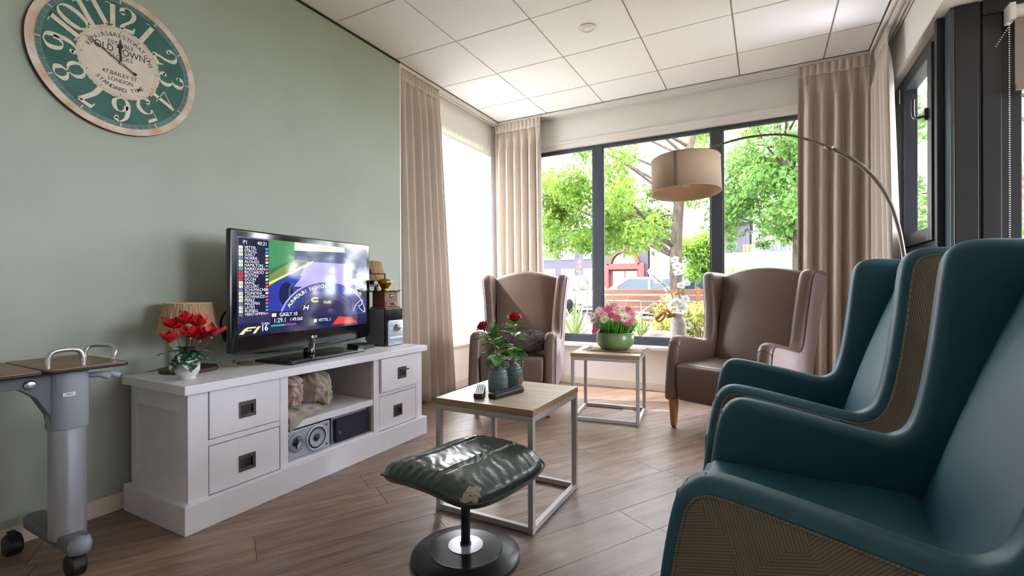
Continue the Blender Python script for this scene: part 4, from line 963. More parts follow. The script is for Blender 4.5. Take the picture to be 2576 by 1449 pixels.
# ---- set-top box, remote receiver eye, papers
sb = thing('settop_box', 'flat black set-top box half under the television corner', 'set-top box', (-2.30, 2.215, ZT), math.radians(-14))
obj('case', box((-.075, -.058, .003), (.062, .062, .030)), M_BLACK, sb, bevel=.004)
obj('front_glass', box((.062, -.056, .005), (.0635, .060, .028)), M_BLACKG, sb)
t = text_mb('D-', .018, 'CENTER'); obj('front_mark', MB().add([(.0638, -.03+a, .017+b) for a, b, c in t.v], t.f), mat('mark_grey', '#9A9AA0', .4), sb, fixn=False)
tag(obj('paper_sheet', MB().grid(lambda u, v: (-2.275+.09*u+.02*v, 2.20+.115*v, ZT+.0015+.002*math.sin(u*5)), 6, 6), mat('paper', '#E2DFDC', .7), None, solid=.001), 'white sheet of paper lying under the set-top box', 'paper')
# ---- headphone-like cable loop on the back of the set
hp = thing('headphones', 'black headphones hanging behind the edge of the television', 'headphones', (-2.385, 1.43, .73))
obj('headband', MB().tube([(0, -.01+.045*math.sin(PI*k/14)*-1, .0+.075-.075*math.cos(PI*k/14)+.0) for k in range(15)], .005, 6), M_BLACK, hp, smooth=True)
obj('ear_cup', MB().lathe([(0, -.012), (.026, -.012), (.032, -.004), (.032, .006), (.024, .012), (0, .012)], 20, (0, -.022, .02), 'y'), M_BLACK, hp, smooth=True)

# ================================================================== OVERBED TABLE
ob = thing('overbed_table', 'wheeled overbed table with brown tray tops and grey column', 'table', (-2.29, .71, 0))
M_TRAY = table_oak('tray_wood', '#6A4A38', '#84604A', (10, 3, 10)); M_GREYP = mat('cart_grey', '#8E97A2', .45, var=.03)
def tray(lo, hi, nm):
    o = wobj(nm, pad_prism(rounded_rect(lo[0], hi[0], lo[1], hi[1], .02), .012, .003, lambda p, d: (p[0], p[1], .716+d)), M_TRAY, ob, angle=40)
    wobj(nm+'_edge', pad_prism(rounded_rect(lo[0]-.003, hi[0]+.003, lo[1]-.003, hi[1]+.003, .022), .010, .004, lambda p, d: (p[0], p[1], .712+d)), M_BLACK, ob, angle=40)
tray((-2.48, .640), (-2.085, .868), 'side_tray'); tray((-2.48, .05), (-2.085, .631), 'main_tray')
def rail(pts): return MB().tube([tuple(p) for p in catmull(pts, 6)], .008, 10)
wobj('handle', rail([(-2.13, .655, .715), (-2.13, .657, .755), (-2.13, .675, .778), (-2.13, .73, .778), (-2.13, .747, .755), (-2.13, .749, .715)]), M_ALU, ob, smooth=True)
wobj('handle', rail([(-2.36, .835, .715), (-2.36, .838, .748), (-2.355, .855, .766), (-2.31, .875, .768), (-2.24, .878, .768), (-2.20, .87, .752), (-2.20, .86, .715)]), M_ALU, ob, smooth=True)
oc = rounded_rect(-2.26, -2.15, .675, .785, .045, 6)
wobj('column_head', pad_prism(oc, .21, .004, lambda p, d: (p[0], p[1], .602+d)), M_GREYP, ob, angle=40)
wobj('column', MB().prism(inset(oc, .006), lambda p, d: (p[0], p[1], d), .11, .55), mat('column_alu', '#A9AEB8', .35, .5), ob, angle=40)
br = [(.68, .70), (.40, .70), (.40, .672), (.60, .655), (.64, .62), (.675, .55), (.68, .50)]
wobj('bracket_arm', MB().prism(br, lambda p, d: (-2.205+d, p[0], p[1]), -.028, .028), mat('bracket_grey', '#5E646C', .5), ob, bevel=.004)
wobj('hinge_cap', MB().lathe([(.016, 0), (.016, .006), (.01, .009), (0, .009)], 20, (-2.177, .625, .668), 'x'), M_ALU, ob, smooth=True)
for y in (.80, .83): wobj('height_lever', MB().tube([(-2.22, .77, .672), (-2.21, y+.03, .668), (-2.205, y+.055, .655)], [.008, .011, .012], 8), M_GREYP, ob, smooth=True)
t = text_mb('0849', .012, 'CENTER'); wobj('number_sticker', box((-2.1495, .700, .615), (-2.1485, .735, .628)), M_TRIMW, ob)
wobj('number_print', MB().add([(-2.1482, .7175+a*.8, .6215+b*.8) for a, b, c in t.v], t.f), M_INK, ob, fixn=False)
wobj('base_beam', pad_prism(rounded_rect(-2.50, -2.08, .69, .76, .03), .05, .012, lambda p, d: (p[0], p[1], .105+d)), mat('base_grey', '#6A6A6C', .5), ob, angle=40)
wobj('base_cap', MB().lathe([(0, -.03), (.03, -.026), (.034, .0), (.028, .022), (0, .028)], 20, (-2.095, .725, .105)), M_GREYP, ob, smooth=True)
for x, y in ((-2.10, .715), (-2.47, .66)):
    w = wobj('caster', MB().lathe([(0, -.022), (.034, -.022), (.04, -.016), (.04, .016), (.034, .022), (0, .022)], 24, (x, y, .041), 'y'), M_BLACK, ob, angle=40)
    wobj('caster_fork', MB().box((x-.02, y-.012, .06), (x+.02, y+.012, .09)), M_BLACK, ob, bevel=.006)

# ================================================================== TABLES
def cube_table(label, loc, rz, w, d, group):
    t = thing('side_table', label, 'table', loc, rz, group); h = .5; s = .024
    obj('tabletop', box((-w/2, -d/2, h-.027), (w/2, d/2, h)), M_TABLEW, t, bevel=.001)
    obj('edge_band', MB().box((-w/2-.0006, -d/2-.0006, h-.0265), (w/2+.0006, -d/2, h-.0005)).box((w/2, -d/2, h-.0265), (w/2+.0006, d/2, h-.0005)).box((-w/2, d/2, h-.0265), (w/2, d/2+.0006, h-.0005)).box((-w/2-.0006, -d/2, h-.0265), (-w/2, d/2, h-.0005)), M_TABLEE, t)
    for sx in (-1, 1):
        for sy in (-1, 1):
            x, y = sx*(w/2-s/2-.001), sy*(d/2-s/2-.001); obj('leg', box((x-s/2, y-s/2, 0), (x+s/2, y+s/2, h-.028)), M_TABLEM, t, bevel=.002)
    for z0 in (.003, h-.028-s):
        nm = 'bottom_rail' if z0 < .1 else 'top_rail'
        for sx in (-1, 1): x = sx*(w/2-s/2-.001); obj(nm, box((x-s/2+.001, -d/2+s+.001, z0), (x+s/2-.001, d/2-s-.001, z0+s)), M_TABLEM, t, bevel=.002)
        for sy in (-1, 1): y = sy*(d/2-s/2-.001); obj(nm, box((-w/2+s+.001, y-s/2+.001, z0), (w/2-s-.001, y+s/2-.001, z0+s)), M_TABLEM, t, bevel=.002)
    return t
cube_table('oak topped cube side table holding two ribbed vases and remotes', (-1.059, 1.945, 0), 0, .484, .51, 'cube tables with grey metal frames')
a7 = math.radians(7.0)
cube_table('oak topped cube side table holding the green flower bowl by the window', (-.79-.25*math.cos(a7)-.235*math.sin(a7), 3.372-.25*math.sin(a7)+.235*math.cos(a7), 0), a7, .5, .47, 'cube tables with grey metal frames')

# ---- vases with roses
M_VASE = mat('vase_glaze', '#50656D', .35, col2='#6F858B', vscale=12, stretch=(1, 1, 14), coat=.3)
def rib_vase(label, x, y, tagged):
    t = thing('vase', label, 'vase', (x, y, .5), 0, 'ribbed blue-grey bottle vases'); t.scale = (1.1, 1.1, .86)
    prof = [(0, .0), (.036, 0), (.0395, .004)]; n = 34
    for k in range(n+1):
        q = k/n; z = .006+.10*q; r = .0405+.002*math.sin(q*PI)-.003*max(0, q-.8)/.2; prof.append((r+.0017*math.cos(2*PI*q*13), z))
    prof += [(.034, .118), (.025, .131), (.018, .140), (.0165, .150), (.0185, .160), (.0145, .161), (.013, .15), (.016, .13), (.03, .11), (.034, .02), (0, .015)]
    obj('vase_body', MB().lathe(prof, 40), M_VASE, t, smooth=True)
    for s in (-1, 1):
        P = catmull([(s*.016, 0, .152), (s*.030, 0, .158), (s*.041, 0, .149), (s*.042, 0, .133), (s*.030, 0, .124)], 5)
        obj('vase_handle', MB().tube([tuple(p) for p in P], .0042, 8), M_VASE, t, smooth=True).rotation_euler = (0, 0, math.radians(28))
    if tagged:
        th = obj('string', MB().tube([(.038, .018, .135), (.049, .0, .11), (.050, -.01, .075)], .0012, 5), mat('twine', '#B7A68C', .9), t)
        obj('wooden_tag', pad_prism([(.013*math.cos(2*PI*k/16), .022*math.sin(2*PI*k/16)) for k in range(16)], .004, .001, lambda p, d: (.046+p[0]*.6, -.012+p[0]*.8+d, .05+p[1])), mat('tag_wood', '#A88C66', .7), t)
    return t
rib_vase('ribbed blue-grey vase without a tag, close to both remotes', -1.108, 1.918, False)
rib_vase('ribbed blue-grey vase with a wooden tag hung on its handle', -1.092, 2.035, True)
rose_leaf = mesh_of('leaf', leaf_mesh(.056, .026, .25, .2), M_LEAF, True, False)
rose_leaf2 = mesh_of('leaf', leaf_mesh(.044, .021, .2, .1), mat('leaf_light', '#6FA34C', .45, var=.2, vscale=30), True, False)
def rose(label, base, path, leaves, head, r, col, seed):
    t = thing('rose', label, 'flower', base, 0, 'red roses in the ribbed vases')
    P = catmull(path, 6); obj('stem', MB().tube([tuple(p) for p in P], .0026, 6), M_STEM, t, smooth=True)
    q = random.Random(seed)
    for f, az, el, big in leaves:
        p = P[int(f*(len(P)-1))]; a, e = math.radians(az), math.radians(el)
        d = Vector((math.cos(a)*math.cos(e), math.sin(a)*math.cos(e), math.sin(e)))
        root = p+d*.022
        lo = link('leaf', rose_leaf if big else rose_leaf2, t, root, orient(d, q.uniform(-.5, .5)), (q.uniform(.85, 1.2),)*3)
        obj('petiole', MB().tube([tuple(p), tuple(p+d*.012+Vector((0, 0, .002))), tuple(root)], .0011, 5), M_STEM, t)
        if big:
            for s in (-1, 1):
                dd = (d+Vector((-d.y, d.x, 0))*s*1.1).normalized(); link('leaf', rose_leaf2, t, p+d*.014, orient(dd, q.uniform(-.4, .4)), (q.uniform(.7, 1),)*3)
    hb = obj('blossom', MB(), col, t); mb = MB()
    for ringi, (n, rr, h, lean) in enumerate(((3, .25, 1.0, .1), (4, .45, .98, .22), (5, .70, .92, .40), (6, .95, .80, .62), (5, 1.05, .62, .95))):
        for k in range(n):
            a0 = 2*PI*k/n+ringi*.6+q.uniform(-.2, .2); wspan = 2.4*PI/n*.62
            def fn(u, v, a0=a0, wspan=wspan, rr=rr, h=h, lean=lean):
                a = a0+(u-.5)*2*wspan*(1-.25*v); R_ = r*rr*(.35+.65*math.sin(min(1, v*1.25)*PI/2))*(1+lean*.35*max(0, v-.6)**1.0*2.2)
                zz = r*1.55*h*v*(1-.18*(abs(u-.5)*2)**2)-r*.35*lean*max(0, v-.7)*3.0
                return (R_*math.cos(a), R_*math.sin(a), zz)
            mb.grid(fn, 6, 6)
    Mh = Matrix.Translation(head[0])@Matrix.LocRotScale(None, Vector((0, 0, 1)).rotation_difference(Vector(head[1])), None).to_4x4()
    hb.data = mesh_of('blossom', mb.xf(Mh), col, True, False)
    sp_m = MB()
    for k in range(5):
        a = 2*PI*k/5; l = leaf_mesh(.024, .006, .2, .3, 0, 4); sp_m.add([Mh@(Matrix.LocRotScale(None, orient((math.cos(a), math.sin(a), -.1)), None).to_4x4()@Vector(p)) for p in l.v], l.f)
    obj('sepals', sp_m, M_STEM, t, fixn=False)
rose('dark pink rose leaning sideways out of the vase without a tag', (-1.108, 1.918, .55), [(0, 0, 0), (-.005, 0, .09), (-.02, .005, .15), (-.045, .01, .205), (-.075, .012, .24)],
     [(.45, -120, 5, 1), (.5, 60, 15, 1), (.6, 170, 0, 1), (.68, -40, 35, 1), (.75, 120, 10, 1), (.82, 20, 45, 1), (.4, -60, -25, 1), (.42, 170, -20, 1), (.9, 40, 60, 0), (.38, 30, 10, 1), (.5, -170, 20, 0), (.36, -30, -35, 1), (.55, -20, 20, 1), (.62, 90, 30, 1), (.33, -100, -15, 1), (.34, 100, -5, 1), (.7, -150, 10, 1)],
     ((-.083, .012, .242), (-.35, -.35, .75)), .026, mat('petal_crimson', '#A31535', .55, var=.3, vscale=40), 5)
rose('bright red rose standing upright in the vase with the wooden tag', (-1.092, 2.035, .55), [(0, 0, 0), (.002, -.005, .10), (.012, -.01, .18), (.012, -.008, .25), (.012, -.006, .285)],
     [(.42, 170, 0, 1), (.45, -20, -10, 1), (.52, 30, 10, 1), (.6, -150, 20, 1), (.66, 10, 25, 1), (.74, 150, 25, 1), (.8, -30, 30, 1), (.36, -15, -30, 1), (.4, 20, -25, 1), (.38, -60, -20, 1), (.88, 160, 35, 0), (.36, -160, -10, 1), (.33, 60, -5, 1), (.34, 120, 10, 1), (.32, -90, 0, 1), (.56, 110, 20, 1), (.7, -100, 20, 1)],
     ((.012, -.006, .278), (.05, -.12, 1)), .028, M_RED, 9)

# ---- remotes
def remote(label, loc, rz, L, Wd, hgt, body, face, btn, cols, rows, ncol):
    t = thing('remote_control', label, 'remote', loc, rz)
    obj('shell', pad_prism(rounded_rect(-L/2, L/2, -Wd/2, Wd/2, Wd*.3), hgt, hgt*.35, lambda p, d: (p[0], p[1], d+hgt/2)), body, t, angle=50)
    obj('face_plate', pad_prism(rounded_rect(-L/2+.012, L/2-.004, -Wd/2+.003, Wd/2-.003, Wd*.2), .0015, .0005, lambda p, d: (p[0], p[1], hgt+d)), face, t)
    for i in range(rows):
        for j in range(ncol):
            x = -L/2+.03+i*(L-.045)/(rows-1); y = (j-(ncol-1)/2)*Wd*.72/ncol
            obj('button', pad_prism(rounded_rect(-.004, .004, -.0035, .0035, .002, 3), .003, .001, lambda p, d: (x+p[0], y+p[1], hgt+.0015+d)), cols.get((i, j), btn), t)
    return t
remote('small grey remote control with dark end beside the front vase', (-1.156, 1.832, .5), math.radians(119), .200, .046, .024, M_BLACK, mat('remote_face', '#C9C9CC', .4), mat('remote_btn', '#3E3E48', .5), {}, 7, 4)
remote('long black remote control lying before the ribbed vases', (-1.040, 1.878, .5), math.radians(79), .215, .048, .024, M_BLACK, mat('remote_face2', '#1B1B20', .3), mat('remote_btn2', '#55555E', .4), {(1, 0): mat('btn_red', '#B03040', .4), (1, 1): mat('btn_green', '#3E8A50', .4), (1, 2): mat('btn_blue', '#3C5AA0', .4)}, 11, 3)

# ================================================================== FOOTSTOOL
fs = thing('footstool', 'dark green leather footstool on a round black pedestal', 'stool', (-.975, 1.445, 0), math.radians(-8))
obj('pedestal_base', MB().lathe([(0, 0), (.196, 0), (.2, .004), (.199, .014), (.192, .02), (.135, .030), (.131, .034), (.127, .034), (.07, .043), (0, .045)], 72), mat('stool_base_black', '#15151A', .33), fs, angle=35)
obj('cover_disc', MB().lathe([(.064, .0435), (.064, .0455), (.02, .0475), (.0, .0475)], 40), mat('cover_disc_grey', '#C9C9D2', .3, .3), fs, angle=35)
obj('post', MB().lathe([(.017, .045), (.017, .30)], 20), M_BLACK, fs, smooth=True)
obj('post_collar', MB().lathe([(.021, .0475), (.021, .053), (.018, .056)], 20), M_BLACKG, fs, smooth=True)
HX, HY = .222, .245
def csag(x, y): return -.030*(abs(x)/HX)**2.3+.010*(y/HY)**2-.006*(y/HY)
def ctop(u, v, side=1):
    U, V = 2*u-1, 2*v-1
    m_ = min(1, (abs(U)**9+abs(V)**9)**(1/9)); e = (1-m_**4)**.47
    bow = 1-.05*(1-abs(V)**2)*0; x = HX*U*math.sqrt(1-V**4/4.6)*1.03; y = HY*V*math.sqrt(1-U**4/4.6)*1.03
    z = (.052 if side > 0 else -.050)*e
    if side > 0:
        edge = min(1, (1-abs(V))*5)
        for s_ in (-.36, .36):
            z -= .016*math.exp(-((U-s_)/.032)**2)*edge; z += .003*math.exp(-((U-s_)/.12)**2)*edge
            dU = U-s_; z += .0019*math.exp(-(abs(dU)/.22)**1.5)*(math.sin(V*15+9*abs(dU)+2.6*math.sin(V*4+s_*9))+.5*math.sin(V*37+14*dU+2*math.sin(V*7)))*edge*e*(.45+.55*math.sin(V*3.1+s_*5)**2)
        z += .0009*math.sin(V*23+U*9+3*math.sin(U*6)+2*math.sin(V*5))*e*(.3+.7*abs(U))+.0008*math.sin(V*44+U*17+2*math.sin(U*11))*e*abs(V)
        z += .006*max(0, abs(V)-.72)*math.sin(U*34+2*math.sin(V*9))*e*3
    return (x, y, .338+z+csag(x, y))
cub = MB().grid(lambda u, v: ctop(u, v, 1), 120, 120); cub.grid(lambda u, v: ctop(u, v, -1), 40, 40)
cu = obj('cushion', cub, M_GREENL, fs, smooth=True)
N_ = 40; seam = [ctop(k/N_, 0) for k in range(N_)]+[ctop(1, k/N_) for k in range(N_)]+[ctop(1-k/N_, 1) for k in range(N_)]+[ctop(0, 1-k/N_) for k in range(N_)]
obj('seam', MB().tube(seam, .0035, 6, closed=True), mat('seam_dark', '#1E2B28', .4), cu, smooth=True)
for s_ in (-.36, .36):
    P = [Vector(ctop((s_+1)/2, .08+.84*k/40))+Vector((0, 0, .0005)) for k in range(41)]
    obj('stitch_line', MB().tube([tuple(p) for p in P], .0018, 5), MATS['seam_dark'], cu, smooth=True)
q = random.Random(4); wo = []
for k in range(22):
    a = 2*PI*k/22; rr = q.uniform(.55, 1.25); wo.append((.955+.05*math.cos(a)*rr, .10+.075*math.sin(a)*rr))
def wpt(u, v):
    p = Vector(ctop(min(u, .9995), max(v, .0005))); return tuple(p+Vector((.25, -.15, .95))*.0016)
wpatch = MB().add([wpt(u, v) for u, v in wo]+[wpt(.955+.6*(u-.955), .10+.6*(v-.10)) for u, v in wo]+[wpt(.955, .10)], [(k, (k+1) % 22, 22+(k+1) % 22, 22+k) for k in range(22)]+[(22+k, 22+(k+1) % 22, 44) for k in range(22)])
obj('worn_patch', wpatch, M_WORN, cu, fixn=False)

# ================================================================== WING CHAIRS
def wing_chair(label, loc, rz, hs, lea, fab, legm, group, flare, crest, arm_t=.088, lab2=None):
    """local frame: faces -x; origin on the floor under the front of the arms"""
    t = thing('wing_chair', label, 'armchair', loc, rz, group)
    ctrl = [(-.045, .20), (-.03, .33), (-.015, .46), (.003, .565), (.022, .615), (.055, .641), (.11, .642), (.25, .617), (.385, .590), (.432, .588), (.466, .615), (.488, .68), (.505, .78), (.520, .90), (.530, 1.00), (.541, 1.062), (.566, 1.096), (.61, 1.108), (.70, 1.104), (.80, 1.098)]
    rear = [(.835, 1.085), (.80, .90), (.735, .62), (.66, .36), (.62, .20)]
    ol = [(p.x, p.y) for p in catmull([(a, b, 0) for a, b in ctrl], 4)]+[(p.x, p.y) for p in catmull([(a, b, 0) for a, b in rear], 4)]
    BW = .032 if crest > .04 else .028
    if crest < .04: arm_t = .080
    rr = .036 if crest > .04 else .030
    def fl(z): k = max(0, (z-.62)/.48); return flare*k**1.6
    for s in (-1, 1):
        def fn(p, d, s=s): return (p[0]-.35*fl(p[1]), s*(hs+fl(p[1]))+d, p[1])
        obj('side_frame', pad_prism(ol, arm_t, rr, fn, 6), lea, t, angle=60)
        op = inset(ol, BW); e0 = s*(arm_t/2+.0015)
        obj('outer_panel', pad_prism(op, .006, .0025, lambda p, d, s=s: fn(p, d+e0, s), 2), fab, t, angle=50)
        pp = [fn(p, e0+s*.0025, s) for p in inset(ol, BW-.002)]
        obj('piping', MB().tube(pp, .0028, 5, closed=True), fab, t, smooth=True)
        for (b0, z0) in ((.012, .60), (.030, .625), (.062, .6415)) if crest else ((.055, .6405), (.018, .607)):    # pleats where the leather turns over the arm front
            cr_ = []
            for k in range(11):
                a = PI*k/10; r = arm_t*.5
                cr_.append((b0+.020*(1-math.sin(a)), s*hs+math.cos(a)*r*1.0, z0-.038*(1-math.sin(a))**1.2+.0012))
            obj('pleat', MB().tube(cr_, .0016, 4), lea, t, smooth=True)
    iw = hs-arm_t/2
    # backrest
    def bfront(u, v):
        y = (u*2-1)*iw*1.0; q_ = 1-abs(u*2-1)**2.4; b = .478+.23*v**.92-.035*q_*(1-.35*v)-.016*math.sin(v*PI)
        top = 1.055+crest*(math.cos((u*2-1)*PI*.5)); z = .40+(top-.40)*v
        wid = 1+fl(z)/iw*.9
        return (b-.35*fl(z)*.3, y*wid, z)
    def bfull(u, v):
        # v: 0..1 front up, then over the top and down the back
        if v <= .62: return bfront(u, v/.62)
        f = bfront(u, 1.0); k = (v-.62)/.38
        if k < .35:
            a = PI*k/.35; c = .055; y = f[1]; return (f[0]+c-c*math.cos(a), y, f[2]+c*.55*math.sin(a))
        kk = (k-.35)/.65; return (f[0]+.11-(f[0]+.11-.60)*kk, f[1], f[2]-(f[2]-.22)*kk)
    obj('backrest', MB().grid(bfull, 24, 56), lea, t, smooth=True)
    # seat
    def seat(p, d): return (p[0], d, p[1])
    so = [(-.028, .42), (-.012, .448), (.03, .458), (.25, .452), (.50, .44), (.56, .25), (.05, .205), (-.0, .215), (-.022, .28)]
    so = [(p.x, p.y) for p in catmull([(a, b, 0) for a, b in so], 4, closed=True)]
    obj('seat', pad_prism(so, 2*iw-.006, .018, seat, 4), lea, t, angle=55)
    for sx, b in ((-1, .005), (1, .005), (-1, .585), (1, .585)):
        y = sx*(hs-.012); l = MB(); r0, r1 = .026, .016; lean = .02 if b > .3 else 0
        P0 = [(b-r0, y-r0, .205), (b+r0, y-r0, .205), (b+r0, y+r0, .205), (b-r0, y+r0, .205)]; P1 = [(b-r1+lean, y-r1, .012), (b+r1+lean, y-r1, .012), (b+r1+lean, y+r1, .012), (b-r1+lean, y+r1, .012)]
        l.add(P0+P1, [(3,2,1,0), (4,5,6,7), (0,1,5,4), (1,2,6,5), (2,3,7,6), (3,0,4,7)])
        lg_ = obj('leg', l, legm, t, bevel=.003); obj('glide', MB().lathe([(.014, 0), (.014, .013)], 12, (b+lean, y, 0)), M_BLACK, lg_)
    return t
TG = 'teal leather wing chairs in a row'; BGp = 'brown leather wing chairs by the window'
wing_chair('teal leather wing chair with ribbed side panels, at the open end of the row', (-.1485, 1.2875, 0), math.radians(-2.2), .3425, M_TEAL, M_TEALF, M_LEG, TG, 0, .03)
wing_chair('teal leather wing chair standing between its teal twin and a brown wing chair', (-.186, 2.1725, 0), math.radians(2.6), .3375, M_TEAL, M_TEALF, M_LEG, TG, 0, .03)
wing_chair('brown leather wing chair with a fluffy dark cushion on the seat', (-1.728, 3.20, 0), math.radians(106.9), .295, M_BROWN, M_LINEN, M_LEG, BGp, .045, .055)
wing_chair('brown leather wing chair with pinkish linen sides under the arc lamp', (-.303, 3.35, 0), math.radians(66.2), .31, M_BROWN, M_LINEN, M_LEG, BGp, .045, .055)
# ---- fluffy cushion
fc = thing('fluffy_cushion', 'dark grey fluffy cushion leaning on the brown chair seat', 'cushion', (-1.706, 3.394, .466), math.radians(106.9-90))
def fcs(u, v):
    th = 2*PI*u; fi = PI*(v-.5); se = lambda c, p: math.copysign(abs(c)**p, c); k = math.cos(fi)**.6 if abs(fi) < 1.5707 else 0
    return (.172*se(math.cos(th), .6)*k, .12*se(math.sin(th), .6)*k, .082+.072*math.sin(fi)*(1+.1*math.sin(th*3))+.012*math.sin(th*2))
obj('cushion_body', MB().grid(fcs, 48, 24, wrap=True), mat('fluff_grey', '#4F4847', .95, var=.35, vscale=40), fc, smooth=True)
fur = MB(); q = random.Random(11)
for k in range(5200):
    u, v = q.random(), q.random()**.9*.8+.18; p = Vector(fcs(u, v)); n = (p-Vector((0, 0, .06))).normalized(); d = (n+Vector((q.uniform(-1, 1), q.uniform(-1, 1), q.uniform(-1, .6)))*.8).normalized()*q.uniform(.012, .026)
    s = Vector((q.uniform(-1, 1), q.uniform(-1, 1), q.uniform(-1, 1)))*.0022; fur.add([p-s, p+s, p+d], [(0, 1, 2)])
fo = obj('fur', fur, mat('fur_tips', '#7A7172', .9, var=.4, vscale=60), fc, fixn=False); fo['kind'] = 'stuff'

# ================================================================== ARC LAMP
al = thing('arc_lamp', 'brushed metal arc floor lamp with a wide cream drum shade', 'floor lamp', (.64, 3.128, 0))
arc = [(-.475, 3.368, 1.842), (-.422, 3.358, 1.866), (-.309, 3.334, 1.899), (-.166, 3.303, 1.921), (-.032, 3.274, 1.919), (.074, 3.251, 1.903), (.175, 3.229, 1.865), (.317, 3.198, 1.778), (.433, 3.173, 1.679), (.517, 3.154, 1.571), (.574, 3.142, 1.449), (.609, 3.135, 1.324), (.628, 3.131, 1.208), (.637, 3.129, 1.104), (.640, 3.128, .85), (.640, 3.128, .04)]
P = catmull(arc, 6)
wobj('pole', MB().tube([tuple(p) for p in P], [(.0075 if p.x < .317 else .0105) for p in P], 12), M_STEEL, al, smooth=True)
wobj('joint_sleeve', MB().tube([(.300, 3.2015, 1.789), (.335, 3.194, 1.765)], .0135, 14), M_STEEL, al, smooth=True)
obj('base', MB().lathe([(0, 0), (.16, 0), (.165, .006), (.16, .03), (.15, .036), (.03, .04), (.015, .06), (0, .06)], 48), M_STEEL, al, angle=40)
SCX, SCY = -.475, 3.366; S_R, S_Z0, S_Z1 = .222, 1.624, 1.850
TILT = Matrix.Translation((SCX, SCY, 1.74))@Matrix.Rotation(math.radians(-4.2), 4, Vector((.88, .474, 0)))@Matrix.Translation((-SCX, -SCY, -1.74))
def tobj(name, mb, m, t, **k): return wobj(name, mb.xf(TILT), m, t, **k)     # the shade hangs slightly tilted
shd = tobj('drum_shade', MB().lathe([(S_R, S_Z0), (S_R, S_Z1)], 72, (SCX, SCY, 0), caps=False), M_SHADE, al, smooth=True)
shd.modifiers.new('s', 'SOLIDIFY').thickness = .002
for z in (S_Z0, S_Z1): tobj('shade_rim', MB().tube([(SCX+S_R*math.cos(2*PI*k/72), SCY+S_R*math.sin(2*PI*k/72), z) for k in range(72)], .0025, 5, closed=True), mat('shade_rim', '#C7AE93', .7), al, smooth=True)
sa = math.radians(262); tobj('seam_strip', MB().grid(lambda u, v: (SCX+(S_R+.0025)*math.cos(sa+(u-.5)*.085), SCY+(S_R+.0025)*math.sin(sa+(u-.5)*.085), S_Z0+(S_Z1-S_Z0)*v), 4, 1), mat('shade_seam', '#8F8470', .8), al)
sp_ = MB()
for k in range(3): a = 2*PI*k/3+.4; sp_.tube([(SCX, SCY, S_Z1-.01), (SCX+S_R*math.cos(a), SCY+S_R*math.sin(a), S_Z1-.004)], .003, 6)
tobj('shade_spider', sp_, M_STEEL, al)
tobj('lamp_socket', MB().lathe([(.018, S_Z1-.10), (.02, S_Z1-.05), (.012, S_Z1-.01)], 16, (SCX, SCY, 0)), mat('socket_white', '#E2DED8', .5), al, smooth=True)
tobj('bulb', MB().lathe([(0, 1.665), (.02, 1.672), (.03, 1.695), (.026, 1.725), (.016, 1.75), (.014, 1.765)], 20, (SCX, SCY, 0)), mat('bulb_white', '#E9E4DA', .3), al, smooth=True)

# ================================================================== FLOWER BOWL ON MAT
tx, ty = -1.035, 3.62
mt = thing('woven_mat', 'small woven place mat with frayed ends under the flower bowl', 'mat', (tx+.01, ty-.01, .5), math.radians(4))
obj('weave', box((-.20, -.13, 0), (.20, .13, .006)), mat('mat_weave', '#A68E70', .95, var=.35, vscale=160, bump=.6, bscale=180, stretch=(1, 6, 1)), mt, bevel=.002)
obj('dark_stripe', MB().box((-.17, -.131, .0005), (.13, -.119, .0068)), mat('mat_dark', '#5E4438', .9), mt)
frg = MB(); q = random.Random(3)
for k in range(120):
    s = 1 if k % 3 else -1; y = q.uniform(-.125, .125); L = q.uniform(.025, .05); frg.tube([(s*.198, y, .004), (s*(.198+L*.6), y+q.uniform(-.012, .012), q.uniform(.003, .014)), (s*(.198+L), y+q.uniform(-.02, .02), .003)], .0012, 3)
ff = obj('fringe', frg, mat('mat_fringe', '#C2B49C', .95), mt); ff['kind'] = 'stuff'
fb = thing('flower_bowl', 'green glazed bowl of pink and white daisies by the window', 'flower bowl', (tx, ty, .507))
obj('bowl', MB().lathe([(0, 0), (.085, 0), (.108, .008), (.135, .035), (.146, .07), (.143, .105), (.136, .122), (.140, .128), (.140, .134), (.131, .134), (.128, .12), (.13, .10), (0, .10)], 56), mat('bowl_green', '#4A6637', .4, col2='#6E8A56', vscale=8, detail=6, coat=.3), fb, smooth=True)
tuft = MB(); q = random.Random(21)
for k in range(700):
    a, r = q.uniform(0, 2*PI), .115*math.sqrt(q.random()); b = Vector((r*math.cos(a), r*math.sin(a), .115)); d = Vector((math.cos(a)*r*5+q.uniform(-.5, .5), math.sin(a)*r*5+q.uniform(-.5, .5), 1.3)).normalized(); L = q.uniform(.06, .15)
    sd = d.cross(Vector((q.uniform(-1, 1), q.uniform(-1, 1), .2))).normalized()*q.uniform(.003, .006); tuft.add([b-sd*.4, b+sd*.4, b+d*L*.6+sd, b+d*L, b+d*L*.6-sd], [(0, 1, 2, 3, 4)])
tf = obj('foliage', tuft, mat('bowl_leaf', '#4E9A2C', .5, var=.3, vscale=40), fb, fixn=False); tf['kind'] = 'stuff'
def daisy(n, L, wd, cup):
    mb = MB()
    for k in range(n):
        a = 2*PI*k/n; l = leaf_mesh(L, wd, .2, -cup, 0, 4); Rm = Matrix.Rotation(a, 3, 'Z'); mb.add([Rm@(Vector(p)+Vector((.006, 0, .0012*(k % 2)))) for p in l.v], l.f)
    return mb
M_DP = mat('daisy_pink', '#D8447E', .6, var=.15, vscale=30); M_DW = mat('daisy_cream', '#E8D8CC', .6, var=.08, vscale=30); M_DPL = mat('daisy_palepink', '#E79BB4', .6, var=.15, vscale=30)
dm = {m.name: mesh_of('daisy_flower', daisy(14, .036, .0056, .12), m, True, False) for m in (M_DP, M_DW, M_DPL)}
